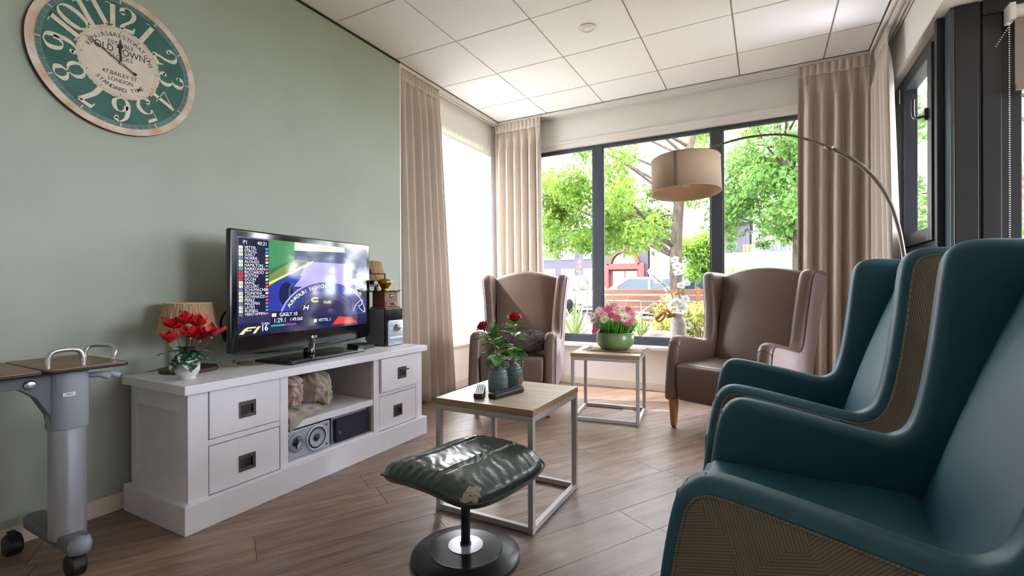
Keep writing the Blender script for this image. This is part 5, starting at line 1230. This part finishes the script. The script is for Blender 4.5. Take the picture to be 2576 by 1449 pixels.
ey = mesh_of('flower_eye', MB().lathe([(.0075, .0), (.006, .003), (.003, .005), (0, .0052)], 14, caps=False), mat('daisy_eye', '#8A7E3A', .7), True)
for (x, z, y, m) in ((-.165, .255, -.05, M_DW), (-.13, .30, 0, M_DW), (-.085, .305, .03, M_DP), (-.10, .275, -.04, M_DPL), (-.045, .305, -.01, M_DP), (-.03, .335, .05, M_DPL), (-.055, .235, -.11, M_DW), (-.01, .265, -.08, M_DP), (.02, .29, .03, M_DW), (.055, .30, 0, M_DW), (.09, .305, .02, M_DP), (.045, .25, -.10, M_DP), (.10, .245, -.09, M_DW), (.135, .275, -.02, M_DPL), (.12, .215, -.09, M_DP), (.145, .235, -.05, M_DPL), (-.15, .225, -.06, M_DPL), (.0, .315, .06, M_DW)):
    P = catmull([(x*.3, y*.3, .11), (x*.75, y*.7, z*.62), (x, y, z)], 4); obj('flower_stem', MB().tube([tuple(p) for p in P], .0018, 5), M_STEM, fb)
    d = Vector((.25*x/.15+.05, -.75+y*2, .55)).normalized(); e = Vector((0, 0, 1)).rotation_difference(d).to_euler()
    o = link('daisy_flower', dm[m.name], fb, (x, y, z), e); link('flower_eye', ey, o, (0, 0, .001))
pe = MB(); q = random.Random(8)
for ringi, (n, rr) in enumerate(((4, .3), (6, .6), (8, .95))):
    for k in range(n):
        a = 2*PI*k/n+ringi*.5
        def fn(u, v, a=a, rr=rr): b = a+(u-.5)*1.3; R_ = .045*rr*math.sin(min(1, v*1.2)*PI/2); return (R_*math.cos(b), R_*math.sin(b), .05*v*(1-.25*rr)-.01*rr)
        pe.grid(fn, 5, 5)
Mh = Matrix.Translation((-.105, -.095, .145))@Matrix.LocRotScale(None, Vector((0, 0, 1)).rotation_difference(Vector((-.5, -.6, .55))), None).to_4x4()
obj('peony', pe.xf(Mh), mat('peony_pink', '#DC6A93', .6, col2='#EFC3CE', vscale=30), fb, smooth=True, fixn=False)

# ================================================================== SILL VASE WITH ORCHIDS
sv = thing('sill_vase', 'mottled white stoneware bottle vase standing on the window sill', 'vase', (-.712, 4.565, .4255))
obj('vase_body', MB().lathe([(0, 0), (.058, 0), (.066, .008), (.068, .03), (.069, .22), (.064, .25), (.05, .275), (.044, .285), (.046, .30), (.053, .31), (.054, .325), (.048, .33), (.042, .33), (.04, .29), (.045, .27), (.055, .22), (.05, .03), (0, .02)], 40), mat('stoneware', '#B9B3AE', .8, col2='#D6D3D0', vscale=45, detail=8, bump=.5, bscale=160), sv, smooth=True)
orc = thing('orchid_arrangement', 'white silk orchids with twigs and driftwood standing in the sill vase', 'flower arrangement', (-.712, 4.565, .72))
M_ORC = translucent('orchid_white', '#EDEBEE', .5); M_TW = mat('twig', '#9C8A74', .8); M_DRIFT = mat('driftwood', '#A8774C', .8, var=.35, vscale=30, bump=.6, bscale=60)
def orchid_mb():
    mb = MB()
    for a, L, w in ((90, .04, .018), (210, .04, .018), (330, .04, .018), (20, .042, .028), (160, .042, .028)):
        l = leaf_mesh(L, w, .1, -.15, 0, 5); Rm = Matrix.Rotation(math.radians(a), 3, 'Z'); mb.add([Rm@Vector(p) for p in l.v], l.f)
    return mb
om = mesh_of('orchid_flower', orchid_mb(), M_ORC, True, False); lipm = mesh_of('orchid_lip', MB().lathe([(0, 0), (.006, .002), (.008, .008), (.004, .016), (0, .018)], 10), mat('orchid_lip', '#D9CBA8', .6), True)
for path in ([(0, 0, 0), (-.03, -.02, .14), (-.09, -.05, .26), (-.20, -.07, .36)], [(0, 0, 0), (.01, -.02, .18), (.0, -.03, .36), (-.01, -.04, .50)], [(0, 0, 0), (.03, -.01, .15), (.07, -.02, .28), (.12, -.02, .33)]):
    obj('orchid_stem', MB().tube([tuple(p) for p in catmull(path, 6)], .003, 6), M_STEM, orc, smooth=True)
q = random.Random(6)
for (x, y, z, s) in ((-.21, -.07, .37, 1.1), (-.165, -.06, .33, 1.1), (-.235, -.05, .42, .9), (.0, -.05, .46, 1.2), (-.02, -.04, .52, 1.0), (.01, -.05, .40, 1.1), (.03, -.03, .28, 1.0), (.08, -.03, .30, .9), (-.04, -.07, .10, 1.3), (.0, -.075, .13, 1.2), (.045, -.07, .09, 1.3), (.07, -.05, .16, 1.0), (-.075, -.05, .16, .9), (.03, -.08, .05, 1.1), (-.09, -.04, .25, .8)):
    e = Vector((0, 0, 1)).rotation_difference(Vector((q.uniform(-.4, .4), -1, q.uniform(-.2, .4)))).to_euler(); o = link('orchid_flower', om, orc, (x, y, z), e, (s,)*3); link('orchid_lip', lipm, o)
for k in range(16):
    a = q.uniform(-.9, .9); L = q.uniform(.18, .48); t_ = Vector((math.sin(a)*L*.9, -.03, L*math.cos(a))); P = catmull([(0, 0, 0), (t_.x*.4+q.uniform(-.02, .02), -.01, t_.z*.5), tuple(t_)], 4)
    tw = MB().tube([tuple(p) for p in P], [.002*(1-.6*i/len(P)) for i in range(len(P))], 5)
    for i in range(3): p = P[4+i*1]; tw.tube([tuple(p), tuple(p+Vector((q.uniform(-.05, .05), q.uniform(-.02, .02), .06)))], .001, 4)
    obj('twig', tw, M_TW, orc)
dr = MB().tube([tuple(p) for p in catmull([(-.02, -.05, .02), (-.07, -.07, .0), (-.12, -.06, .03), (-.16, -.05, .0), (-.19, -.06, -.03)], 6)], [.012+.008*abs(math.sin(i*.7)) for i in range(25)], 8)
dr.tube([tuple(p) for p in catmull([(-.05, -.06, .01), (-.08, -.08, .05), (-.13, -.08, .06)], 6)], [.010, .012, .014, .011, .012, .014, .012, .01, .009, .008, .007, .006, .004], 7)
dr.tube([tuple(p) for p in catmull([(-.10, -.06, .02), (-.13, -.05, -.03), (-.17, -.07, -.05), (-.20, -.05, -.01)], 5)], .010, 7)
obj('driftwood', dr, M_DRIFT, orc, smooth=True)

# ================================================================== OUTSIDE
GZ = -.02
struct(obj('ground', MB().box((-40, 4.9, GZ-.3), (30, 12.5, GZ)).box((3.9, -10, GZ-.3), (30, 4.9, GZ)).box((-40, -10, GZ-.3), (-2.95, 4.9, GZ)), mat('garden_soil', '#6E6656', .95, col2='#5A6640', vscale=1.3, detail=8)))
struct(obj('street_ground', box((-60, 12.5, GZ-.35), (50, 70, GZ-.05)), mat('paving', '#3A3937', .9, var=.12, vscale=2)))
bed = struct(obj('planting_bed_ground', MB().grid(lambda u, v: (-6+9*u, 5.0+3.2*v, GZ+.36*math.sin(PI*min(1, v*1.15))**.5*math.sin(PI*u)**.3+.03*math.sin(u*40)*math.sin(v*13)), 60, 16), mat('bed_soil', '#5E5142', .95, var=.35, vscale=9, bump=.8, bscale=30), smooth=True))
def leaf_mat(name, c, tc): 
    m = translucent(name, c, .45, trcol=tc); nt = m.node_tree
    d = [n for n in nt.nodes if n.type == 'BSDF_DIFFUSE'][0]; tr = [n for n in nt.nodes if n.type == 'BSDF_TRANSLUCENT'][0]
    tcn = nt.nodes.new('ShaderNodeTexCoord'); n = nt.nodes.new('ShaderNodeTexNoise'); n.inputs['Scale'].default_value = 2.2; n.inputs['Detail'].default_value = 6; nt.links.new(tcn.outputs['Object'], n.inputs['Vector'])
    for node, col in ((d, c), (tr, tc)):
        h = nt.nodes.new('ShaderNodeHueSaturation'); h.inputs['Color'].default_value = hexc(col)
        mr = nt.nodes.new('ShaderNodeMapRange'); mr.inputs[1].default_value = .3; mr.inputs[2].default_value = .7; mr.inputs[3].default_value = .55; mr.inputs[4].default_value = 1.45
        nt.links.new(n.outputs[0], mr.inputs[0]); nt.links.new(mr.outputs[0], h.inputs['Value']); nt.links.new(h.outputs[0], node.inputs[0])
    return m
M_TL1 = leaf_mat('foliage_locust', '#567434', '#7C9440'); M_TL2 = leaf_mat('foliage_deep', '#527440', '#7A9850'); M_TL3 = leaf_mat('foliage_pale', '#8E9056', '#9A9C58')
M_BARK = mat('bark', '#574D42', .95, col2='#38312A', vscale=9, stretch=(4, 4, .8), detail=8, bump=1.0, bscale=14)
def leaves(name, centers, radii, n, size, m, parent, seed, squash=.8):
    g = np.random.default_rng(seed); centers = np.array(centers, float); radii = np.array(radii, float)
    w = radii**2; idx = g.choice(len(centers), n, p=w/w.sum())
    d = g.normal(size=(n, 3)); d /= np.linalg.norm(d, axis=1)[:, None]; r = g.random(n)**.5
    c = centers[idx]+d*(radii[idx]*r)[:, None]*np.array([1, 1, squash])
    a = g.normal(size=(n, 3)); a[:, 2] -= .5; a /= np.linalg.norm(a, axis=1)[:, None]; b = g.normal(size=(n, 3)); b -= (b*a).sum(1)[:, None]*a; b /= np.linalg.norm(b, axis=1)[:, None]
    s = size*g.uniform(.6, 1.3, n)[:, None]
    V = np.stack([c, c+a*s*.5+b*s*.22, c+a*s, c+a*s*.5-b*s*.22], 1).reshape(-1, 3)
    me = bpy.data.meshes.new(name); me.vertices.add(4*n); me.vertices.foreach_set('co', V.ravel().astype(np.float32))
    me.loops.add(4*n); me.loops.foreach_set('vertex_index', np.arange(4*n, dtype=np.int32)); me.polygons.add(n); me.polygons.foreach_set('loop_start', np.arange(0, 4*n, 4, dtype=np.int32))
    me.update(); me.materials.append(m); o = link(name, me, parent); o['kind'] = 'stuff'; return o
def tree(label, base, trunk, r0, clusters, rad, n, size, m, seed):
    t = thing('tree', label, 'tree', base); q = random.Random(seed)
    P = catmull(trunk, 6); k = len(P); obj('trunk', MB().tube([tuple(p) for p in P], [r0*(1.25 if i < 2 else 1)*(1-.7*i/k) for i in range(k)], 14), M_BARK, t, smooth=True)
    for c in [c for c in clusters[::2] if c[2] > 2.2 or r0 < .06]:
        c = Vector(c); cand = [p for p in P if p.z < c.z-.1] or [P[len(P)//2]]; p = min(cand, key=lambda p: (p-c).length+abs((c.z-p.z)-.5*(c-p).length)); mid = (p+c)/2+Vector((q.uniform(-.25, .25), q.uniform(-.2, .2), q.uniform(0, .35)))
        B = catmull([tuple(p), tuple(mid), tuple(c)], 5); obj('branch', MB().tube([tuple(b) for b in B], [max(.008, r0*.26*(1-i/len(B)*.85)) for i in range(len(B))], 7), M_BARK, t, smooth=True)
    leaves('foliage', clusters, [rad*q.uniform(.7, 1.3) for _ in clusters], n, size, m, t, seed)
    return t
def cl_rand(n, lo, hi, seed):
    q = random.Random(seed); return [tuple(q.uniform(a, b) for a, b in zip(lo, hi)) for _ in range(n)]
tree('tall tree with a pale rough trunk rising behind the arc lamp shade', (-1.46, 9.1, GZ), [(0, 0, 0), (.0, 0, 1.2), (.03, 0, 2.2), (.16, 0, 3.2), (.45, .1, 4.4), (.8, .2, 6)], .135,
     cl_rand(30, (-3.0, -1.5, 1.85), (.1, 1.2, 3.4), 1)+cl_rand(20, (-3.6, -1.8, 2.9), (.3, 1.5, 5.2), 2), .38, 20000, .105, M_TL1, 1)
tree('tree with slim trunk and dense green crown behind the arc lamp pole, outside', (.44, 8.7, GZ), [(0, 0, 0), (.02, 0, 1.5), (.0, 0, 2.6), (-.25, .1, 3.4), (-.2, .1, 4.4), (.1, 0, 6)], .10,
     cl_rand(26, (-1.1, -1.0, 2.0), (.35, 1.0, 3.3), 3)+cl_rand(16, (-.9, -1.4, 3.0), (1.0, 1.0, 5.0), 4), .36, 15000, .10, M_TL2, 3)
tree('leafy tree outside the narrow side window', (3.0, 8.6, GZ), [(0, 0, 0), (0, 0, 2), (.1, 0, 4)], .10, cl_rand(26, (-1.1, -1.2, 1.2), (1.9, 1.4, 4.8), 5), .42, 11000, .11, M_TL2, 5)
tree('small round tree beside the parked blue car', (-1.72, 14.2, GZ), [(0, 0, 0), (0, 0, 1.2), (.05, 0, 2.2)], .05, cl_rand(10, (-.5, -.5, 1.1), (.5, .5, 2.5), 6), .36, 5000, .12, M_TL1, 6)
# shrubs
def shrub(label, base, clusters, rad, n, size, m, seed):
    t = thing('shrub', label, 'shrub', base); q = random.Random(seed)
    obj('stems', MB().tube([(0, 0, 0), (0, 0, .2)], .012, 6).tube([(0, 0, 0), (.08, 0, .25)], .01, 6).tube([(0, 0, 0), (-.08, .03, .25)], .01, 6), M_BARK, t)
    leaves('foliage', clusters, [rad]*len(clusters), n, size, m, t, seed); return t
shrub('pale yellow-green bush behind the sill vase', (-.72, 6.3, .28), cl_rand(10, (-.5, -.3, .1), (.5, .3, .5), 12), .2, 3800, .055, M_TL3, 12)
shrub('dry pale bush at the foot of the bench', (-1.5, 7.0, .25), cl_rand(7, (-.45, -.2, .05), (.3, .2, .25), 13), .16, 1500, .05, M_TL3, 13)
# yuccas: every blade its own leaf
def blade(L, w):
    mb = MB(); n = 7
    for j in range(n+1):
        s = j/n; ww = w*(.55+.75*s if s < .45 else (1-s)/.55*.888)
        for k in (-1, 0, 1): mb.v.append((L*s, ww*k, .25*ww*abs(k)-.10*L*s**3))
    for j in range(n):
        for k in range(2): a = j*3+k; mb.f.append((a, a+1, a+4, a+3))
    return mb
M_YU = mat('yucca_leaf', '#4B7636', .5, col2='#8F9C66', vscale=3, stretch=(.3, 30, 1), detail=2)
bm1 = mesh_of('leaf', blade(.62, .024), M_YU, True, False); bm2 = mesh_of('leaf', blade(.48, .018), mat('yucca_leaf2', '#7C9058', .5, col2='#B9B486', vscale=3, stretch=(.3, 30, 1), detail=2), True, False)
def yucca(label, x, y, z, s, n, seed):
    t = thing('yucca', label, 'plant', (x, y, z), 0, 'yuccas outside the window'); q = random.Random(seed)
    obj('stem', MB().lathe([(.04*s, -.05), (.05*s, .04), (.02*s, .10)], 10), M_BARK, t, smooth=True)
    for k in range(n):
        a = 2.4*k+q.uniform(-.3, .3); e = math.radians(18+66*(k/n)+q.uniform(-8, 8)); link('leaf', bm1 if k % 3 else bm2, t, (0, 0, .05*s), orient((math.cos(a)*math.cos(e), math.sin(a)*math.cos(e), math.sin(e)), q.uniform(-.5, .5)), (s*q.uniform(.8, 1.15),)*3)
yucca('yucca with sword leaves growing beside the cushioned brown chair, outside', -2.28, 6.0, .24, 1.05, 30, 1)
yucca('yucca with sword leaves half hidden behind the cushioned brown chair', -2.85, 6.75, .24, .9, 26, 2)
yucca('yucca rising directly behind the flower bowl, outside', -1.72, 6.15, .26, 1.0, 28, 3)
yucca('low yucca between flower bowl and sill vase, outside', -1.38, 6.05, .24, .8, 24, 4)
for i, (x, y, h) in enumerate(((-2.62, 7.1, 1.2), (-2.50, 7.15, .95), (-2.95, 7.0, .75))):
    t = thing('dry_flower_stalk', ['tallest dry brown flower stalk among the yuccas', 'middle-sized dry brown stalk close beside the tallest one', 'shortest dry brown stalk set apart among the yuccas'][i], 'plant', (x, y, .2), 0, 'dry stalks outside'); q = random.Random(i)
    obj('stalk', MB().tube([(0, 0, 0), (.01, 0, h*.6), (.02, 0, h)], .006, 6), mat('stalk_brown', '#9A6A48', .8), t)
    leaves('seed_heads', [(.015, 0, h*(.6+.4*k/6)) for k in range(7)], [.045]*7, 160, .03, mat('seed_brown', '#A5714A', .8), t, i)
def rock(label, c, r, seed):
    q = random.Random(seed); k = [(q.uniform(1, 4), q.uniform(1, 3), q.uniform(0, 6), q.uniform(.3, 1)) for _ in range(7)]
    def fn(u, v):
        th, fi = 2*PI*u, PI*(v-.5); d = 1+.10*sum(w*math.sin(a*th+p)*math.cos(b*fi*1.3+p) for a, b, p, w in k); se = lambda x: math.copysign(abs(x)**.8, x)
        return (r[0]*se(math.cos(fi)*math.cos(th))*d, r[1]*se(math.cos(fi)*math.sin(th))*d, r[2]*se(math.sin(fi))*d)
    tag(obj('boulder', MB().grid(fn, 22, 14, wrap=True), mat('rock', '#4E4A46', .95, col2='#756F68', vscale=5, detail=8, bump=.9, bscale=18), None, smooth=True, loc=c), label, 'rock', 'boulders in the planting bed')
rock('grey boulder outside between the flower bowl and the sill vase', (-1.02, 5.42, .32), (.25, .17, .18), 1); rock('grey boulder outside between flower bowl and cushioned brown chair', (-1.92, 5.4, .28), (.22, .16, .15), 2); rock('grey boulder outside half hidden by the cushioned brown chair', (-2.38, 5.38, .26), (.18, .14, .16), 3)
# bench
bn = thing('garden_bench', 'brown wooden slatted bench outside behind the orchids', 'bench', (-1.75, 8.0, .05), math.radians(6))
M_BN = table_oak('bench_wood', '#5A3826', '#744A34', (3, 30, 30))
for k in range(4): obj('back_slat', box((-.95, .16+.015*k, .52+.10*k), (.95, .185+.015*k, .60+.10*k)), M_BN, bn, bevel=.006)
for k in range(4): obj('seat_slat', box((-.95, -.30+.11*k, .40), (.95, -.21+.11*k, .43)), M_BN, bn, bevel=.006)
for x in (-.8, .8):
    obj('leg', MB().bar((x, -.26, 0), (x, -.26, .40), .06), M_BN, bn); obj('leg', MB().bar((x, .14, 0), (x, .235, .93), .06), M_BN, bn); obj('seat_bearer', MB().bar((x, -.30, .375), (x, .17, .375), .05), M_BN, bn)
# cars
def car(label, c, rz, col, s=1.0, hh=1.48):
    t = thing('car', label, 'car', c, rz); paint = mat('car_'+col[1:], col, .25, .2, coat=.6); gl = mat('car_glass', '#1A2A33', .15, .0, spec=.4)
    W_ = .86*s
    body = [(-2.1, .30), (-2.15, .62), (-2.0, .78), (-1.0, .93), (1.7, .98), (2.0, .92), (2.1, .55), (2.05, .30)]
    obj('body', MB().prism(body, lambda p, d: (p[0]*s, d, p[1]), -W_, W_), paint, t, bevel=.10, seg=3, angle=40)
    roof = [(-1.05, .92), (-.35, hh-.03), (.1, hh), (1.0, hh-.02), (1.75, .96)]
    def rf(p, d): k = (p[1]-.92)/(hh-.92); return (p[0]*s, d*(1-.22*k), p[1])
    obj('windows', MB().prism(roof, rf, -W_+.05, W_-.05), gl, t, bevel=.03)
    rb_ = MB().prism([(-.36, hh-.025), (.1, hh+.012), (1.0, hh-.005), (1.15, hh-.09), (-.42, hh-.07)], rf, -W_+.045, W_-.045)
    obj('roof', rb_, paint, t, bevel=.03)
    pl = MB()
    for sy in (-1, 1):
        for (a, b) in (((-1.08, .92), (-.36, hh-.03)), ((.35, .93), (.35, hh-.02)), ((1.76, .95), (1.05, hh-.03))): pl.bar(rf(a, sy*(W_-.045)), rf(b, sy*(W_-.045)), .07, .05)
    obj('pillars', pl, paint, t)
    for x in (-1.35, 1.3):
        for y in (-W_+.06, W_-.06): obj('wheel', MB().lathe([(0, -.1), (.28, -.1), (.31, -.06), (.31, .06), (.28, .1), (0, .1)], 20, (x*s, y, .31), 'y'), M_BLACK, t)
    for y in (-.6, .6): obj('headlight', box((-2.14*s, y-.16, .60), (-2.06*s, y+.16, .73)), mat('headlight', '#DCE3E8', .1), t, bevel=.03)
    for y in (-W_-.07, W_+.07): obj('mirror', box((-.95*s, y-.08, .95), (-.82*s, y+.08, 1.08)), paint, t, bevel=.03)
    return t
car('white parked car seen beside the cushioned brown chair', (-7.5, 19.2, GZ-.05), math.radians(78), '#A6A8AC', 1, 1.55); car('silver parked car beyond the bench', (-4.35, 18.2, GZ-.05), math.radians(20), '#8E949C', 1, 1.42); car('blue parked car beside the small round tree', (-1.75, 16.2, GZ-.05), math.radians(14), '#41699A', 1, 1.42)
# far buildings
M_BRICK = mat('brick_grey', '#4A464E', .9, var=.15, vscale=30, stretch=(1, 1, 6)); M_PLAST = mat('plaster_white', '#B5B5BC', .9); M_TILE = mat('roof_tile_grey', '#5E5C66', .7, var=.2, vscale=18, stretch=(1, 1, 5)); M_SLATE = mat('roof_slate', '#34425A', .6, var=.15, vscale=20)
M_FR = mat('far_window_frame', '#E4E4E8', .6); M_FG = mat('far_glass', '#22342F', .12, spec=.8, var=.35, vscale=2)
def far_window(b, x, y, z, w, h, cols=2, rows=2, fr=M_FR):
    o = obj('window', MB().box((x, y-.06, z), (x+.08, y+.02, z+h)).box((x+w-.08, y-.06, z), (x+w, y+.02, z+h)).box((x+.08, y-.06, z), (x+w-.08, y+.02, z+.08)).box((x+.08, y-.06, z+h-.08), (x+w-.08, y+.02, z+h)), fr, b)
    for i in range(cols):
        for j in range(rows):
            cw, rh = (w-.16)/cols, (h-.16)/rows; obj('window_pane', box((x+.08+i*cw+.03, y-.03, z+.08+j*rh+.03), (x+.08+(i+1)*cw-.03, y+.01, z+.08+(j+1)*rh-.03)), M_FG, o)
    bars = MB()
    for i in range(1, cols): bars.box((x+.08+i*(w-.16)/cols-.03, y-.05, z+.08), (x+.08+i*(w-.16)/cols+.03, y+.01, z+h-.08))
    for j in range(1, rows): bars.box((x+.08, y-.05, z+.08+j*(h-.16)/rows-.03), (x+w-.08, y+.01, z+.08+j*(h-.16)/rows+.03))
    if bars.v: obj('glazing_bar', bars, fr, o)
ba = thing('brick_building', 'grey brick building with white windows and red arched entrance across the street', 'building', (-12, 33, GZ-.05))
YF = 32.0
wobj('wall', box((-22, YF, 0), (-6.9, YF+8, 5.2)), M_BRICK, ba); wobj('roof', MB().prism([(YF-.4, 5.1), (YF+4, 8.2), (YF+8.4, 5.1)], lambda p, d: (d, p[0], p[1]), -22.3, -6.9), M_TILE, ba)
wobj('chimney', box((-15.2, YF+3, 7.2), (-14.4, YF+3.8, 9.0)), M_SLATE, ba)
def fw(b, *a, **k):
    n0 = set(bpy.data.objects); far_window(b, *a, **k)
    for o in set(bpy.data.objects)-n0:
        if o.parent == b: o.location = tuple(-c for c in b.location)
for x in (-14.6, -13.1, -11.4): fw(ba, x, YF, 3.0, 1.0, 1.6); fw(ba, x, YF, .8, 1.0, 1.5)
fw(ba, -9.6, YF, 3.2, 1.1, 1.5)
ar = wobj('entrance', MB().box((-9.9, YF-.35, 0), (-9.5, YF, 2.6)).box((-7.5, YF-.35, 0), (-7.1, YF, 2.6)).box((-9.5, YF-.34, 2.2), (-7.5, YF, 2.58)), mat('entrance_red', '#6E2E24', .7), ba)
ac = MB(); 
for k in range(13):
    a0, a1 = PI*k/13, PI*(k+1)/13; ac.add([(-8.5+r*math.cos(a), YF-dd, 2.5+r*math.sin(a)) for dd in (.35, .0) for r in (.85, 1.1) for a in (a0, a1)], [(0,1,3,2), (4,6,7,5), (0,4,5,1), (2,3,7,6)])
wobj('arch', ac, MATS['entrance_red'], ba); fw(ba, -9.4, YF, .1, 1.9, 2.1, 2, 1, MATS['entrance_red'])
wobj('door_glass', MB().poly([(-8.5+.85*math.cos(PI*k/14), YF-.1, 2.55+.85*math.sin(PI*k/14)) for k in range(15)]), M_FG, ba, fixn=False)
bb = thing('white_building', 'white rendered building with slate roof and satellite dish across the street', 'building', (-5, 33, GZ-.05))
wobj('wall', box((-6.65, YF-.6, 0), (-2.6, YF+8, 6.6)), M_PLAST, bb); wobj('wall', box((-2.6, YF+1, 0), (-.9, YF+8, 5.0)), M_BRICK, bb)
wobj('roof', MB().prism([(-2.9, 5.0), (-.8, 5.0), (-.8, 8.3)], lambda p, d: (p[0], d, p[1]), YF+.6, YF+8), M_SLATE, bb); wobj('roof', MB().prism([(YF-1, 6.6), (YF+3.7, 9), (YF+8.4, 6.6)], lambda p, d: (d, p[0], p[1]), -6.68, -2.5), M_TILE, bb)
fw(bb, -6.5, YF-.6, 2.7, 1.05, 1.75); fw(bb, -6.5, YF-.6, .4, 1.05, 1.6); fw(bb, -5.0, YF-.6, 4.3, 1.0, 1.4)
wobj('satellite_dish', MB().lathe([(0, .05), (.25, .02), (.45, -.06), (.46, -.04), (.25, .05), (0, .08)], 24, (-4.55, YF-.95, 3.75), 'y'), mat('dish_dark', '#4A4C52', .5), bb, smooth=True)
wobj('drain_pipe', MB().tube([(-5.2, YF-.7, 0), (-5.2, YF-.7, 6.5)], .06, 8), M_FR, bb)
bc = thing('terrace_house', 'house with grey tiled roof seen through leaves above the terrace wall', 'building', (1, 34, GZ-.05))
wobj('wall', box((-.3, YF+2, 0), (9, YF+10, 4.4)), M_PLAST, bc); wobj('roof', MB().prism([(YF+1.5, 4.3), (YF+6, 7.4), (YF+10.5, 4.3)], lambda p, d: (d, p[0], p[1]), -.4, 9.2), M_TILE, bc)
for x in (.2, 1.8, 3.4): fw(bc, x, YF+2, 2.4, 1.0, 1.5)
tw_ = thing('terrace_wall', 'white plastered terrace wall carrying a metal railing across the street', 'wall', (0, 24, GZ-.05))
wobj('wall_body', box((-2.0, 24, 0), (7, 25.3, 2.45)), mat('plaster_old', '#C9C7C6', .9, col2='#A9A7A4', vscale=1.2, detail=8), tw_); wobj('coping', box((-2.05, 23.95, 2.45), (7, 25.35, 2.55)), M_PLAST, tw_)
M_RAIL = mat('rail_dark', '#2E3036', .5, .4)
for k in range(34): wobj('railing_bar', MB().box((-1.95+k*.16, 24.22, 2.55), (-1.92+k*.16, 24.25, 3.5)), M_RAIL, tw_)
wobj('handrail', box((-2.0, 24.2, 3.5), (3.6, 24.27, 3.56)), M_RAIL, tw_)
for i, (x, n) in enumerate(((-1.45, 700), (-.05, 900), (1.0, 700), (2.0, 600))): shrub(['leafy shrub on the terrace above the brown board fence', 'leafy shrub on the terrace beside the orange cushion', 'broad leafy shrub in the middle of the terrace railing', 'leafy shrub on the terrace farthest from the orange cushion'][i], (x, 24.85, 2.56), cl_rand(5, (-.25, -.08, .28), (.25, .08, .75), 30+i), .20, n, .14, M_TL2, 30+i)
tag(obj('terrace_cushion', pad_prism(rounded_rect(-.2, .2, 0, .42, .08), .12, .04, lambda p, d: (-.75+p[0], 24.8+d, 2.56+p[1])), mat('cushion_orange', '#D2583A', .8), None, angle=40), 'orange-red seat cushion on the terrace behind the railing', 'cushion')
fn_ = thing('wooden_fence', 'brown vertical board fence below the terrace wall', 'fence', (-1.2, 22.6, GZ-.05))
for k in range(16): wobj('board', box((-2.3+k*.14, 22.6, 0), (-2.18+k*.14, 22.63, 1.82+.01*(k % 3))), mat('fence_wood', '#7A5436', .8, var=.2, vscale=10, objrand=.15), fn_)
wobj('rail', box((-2.3, 22.63, 1.4), (-.05, 22.68, 1.5)), MATS['fence_wood'], fn_)
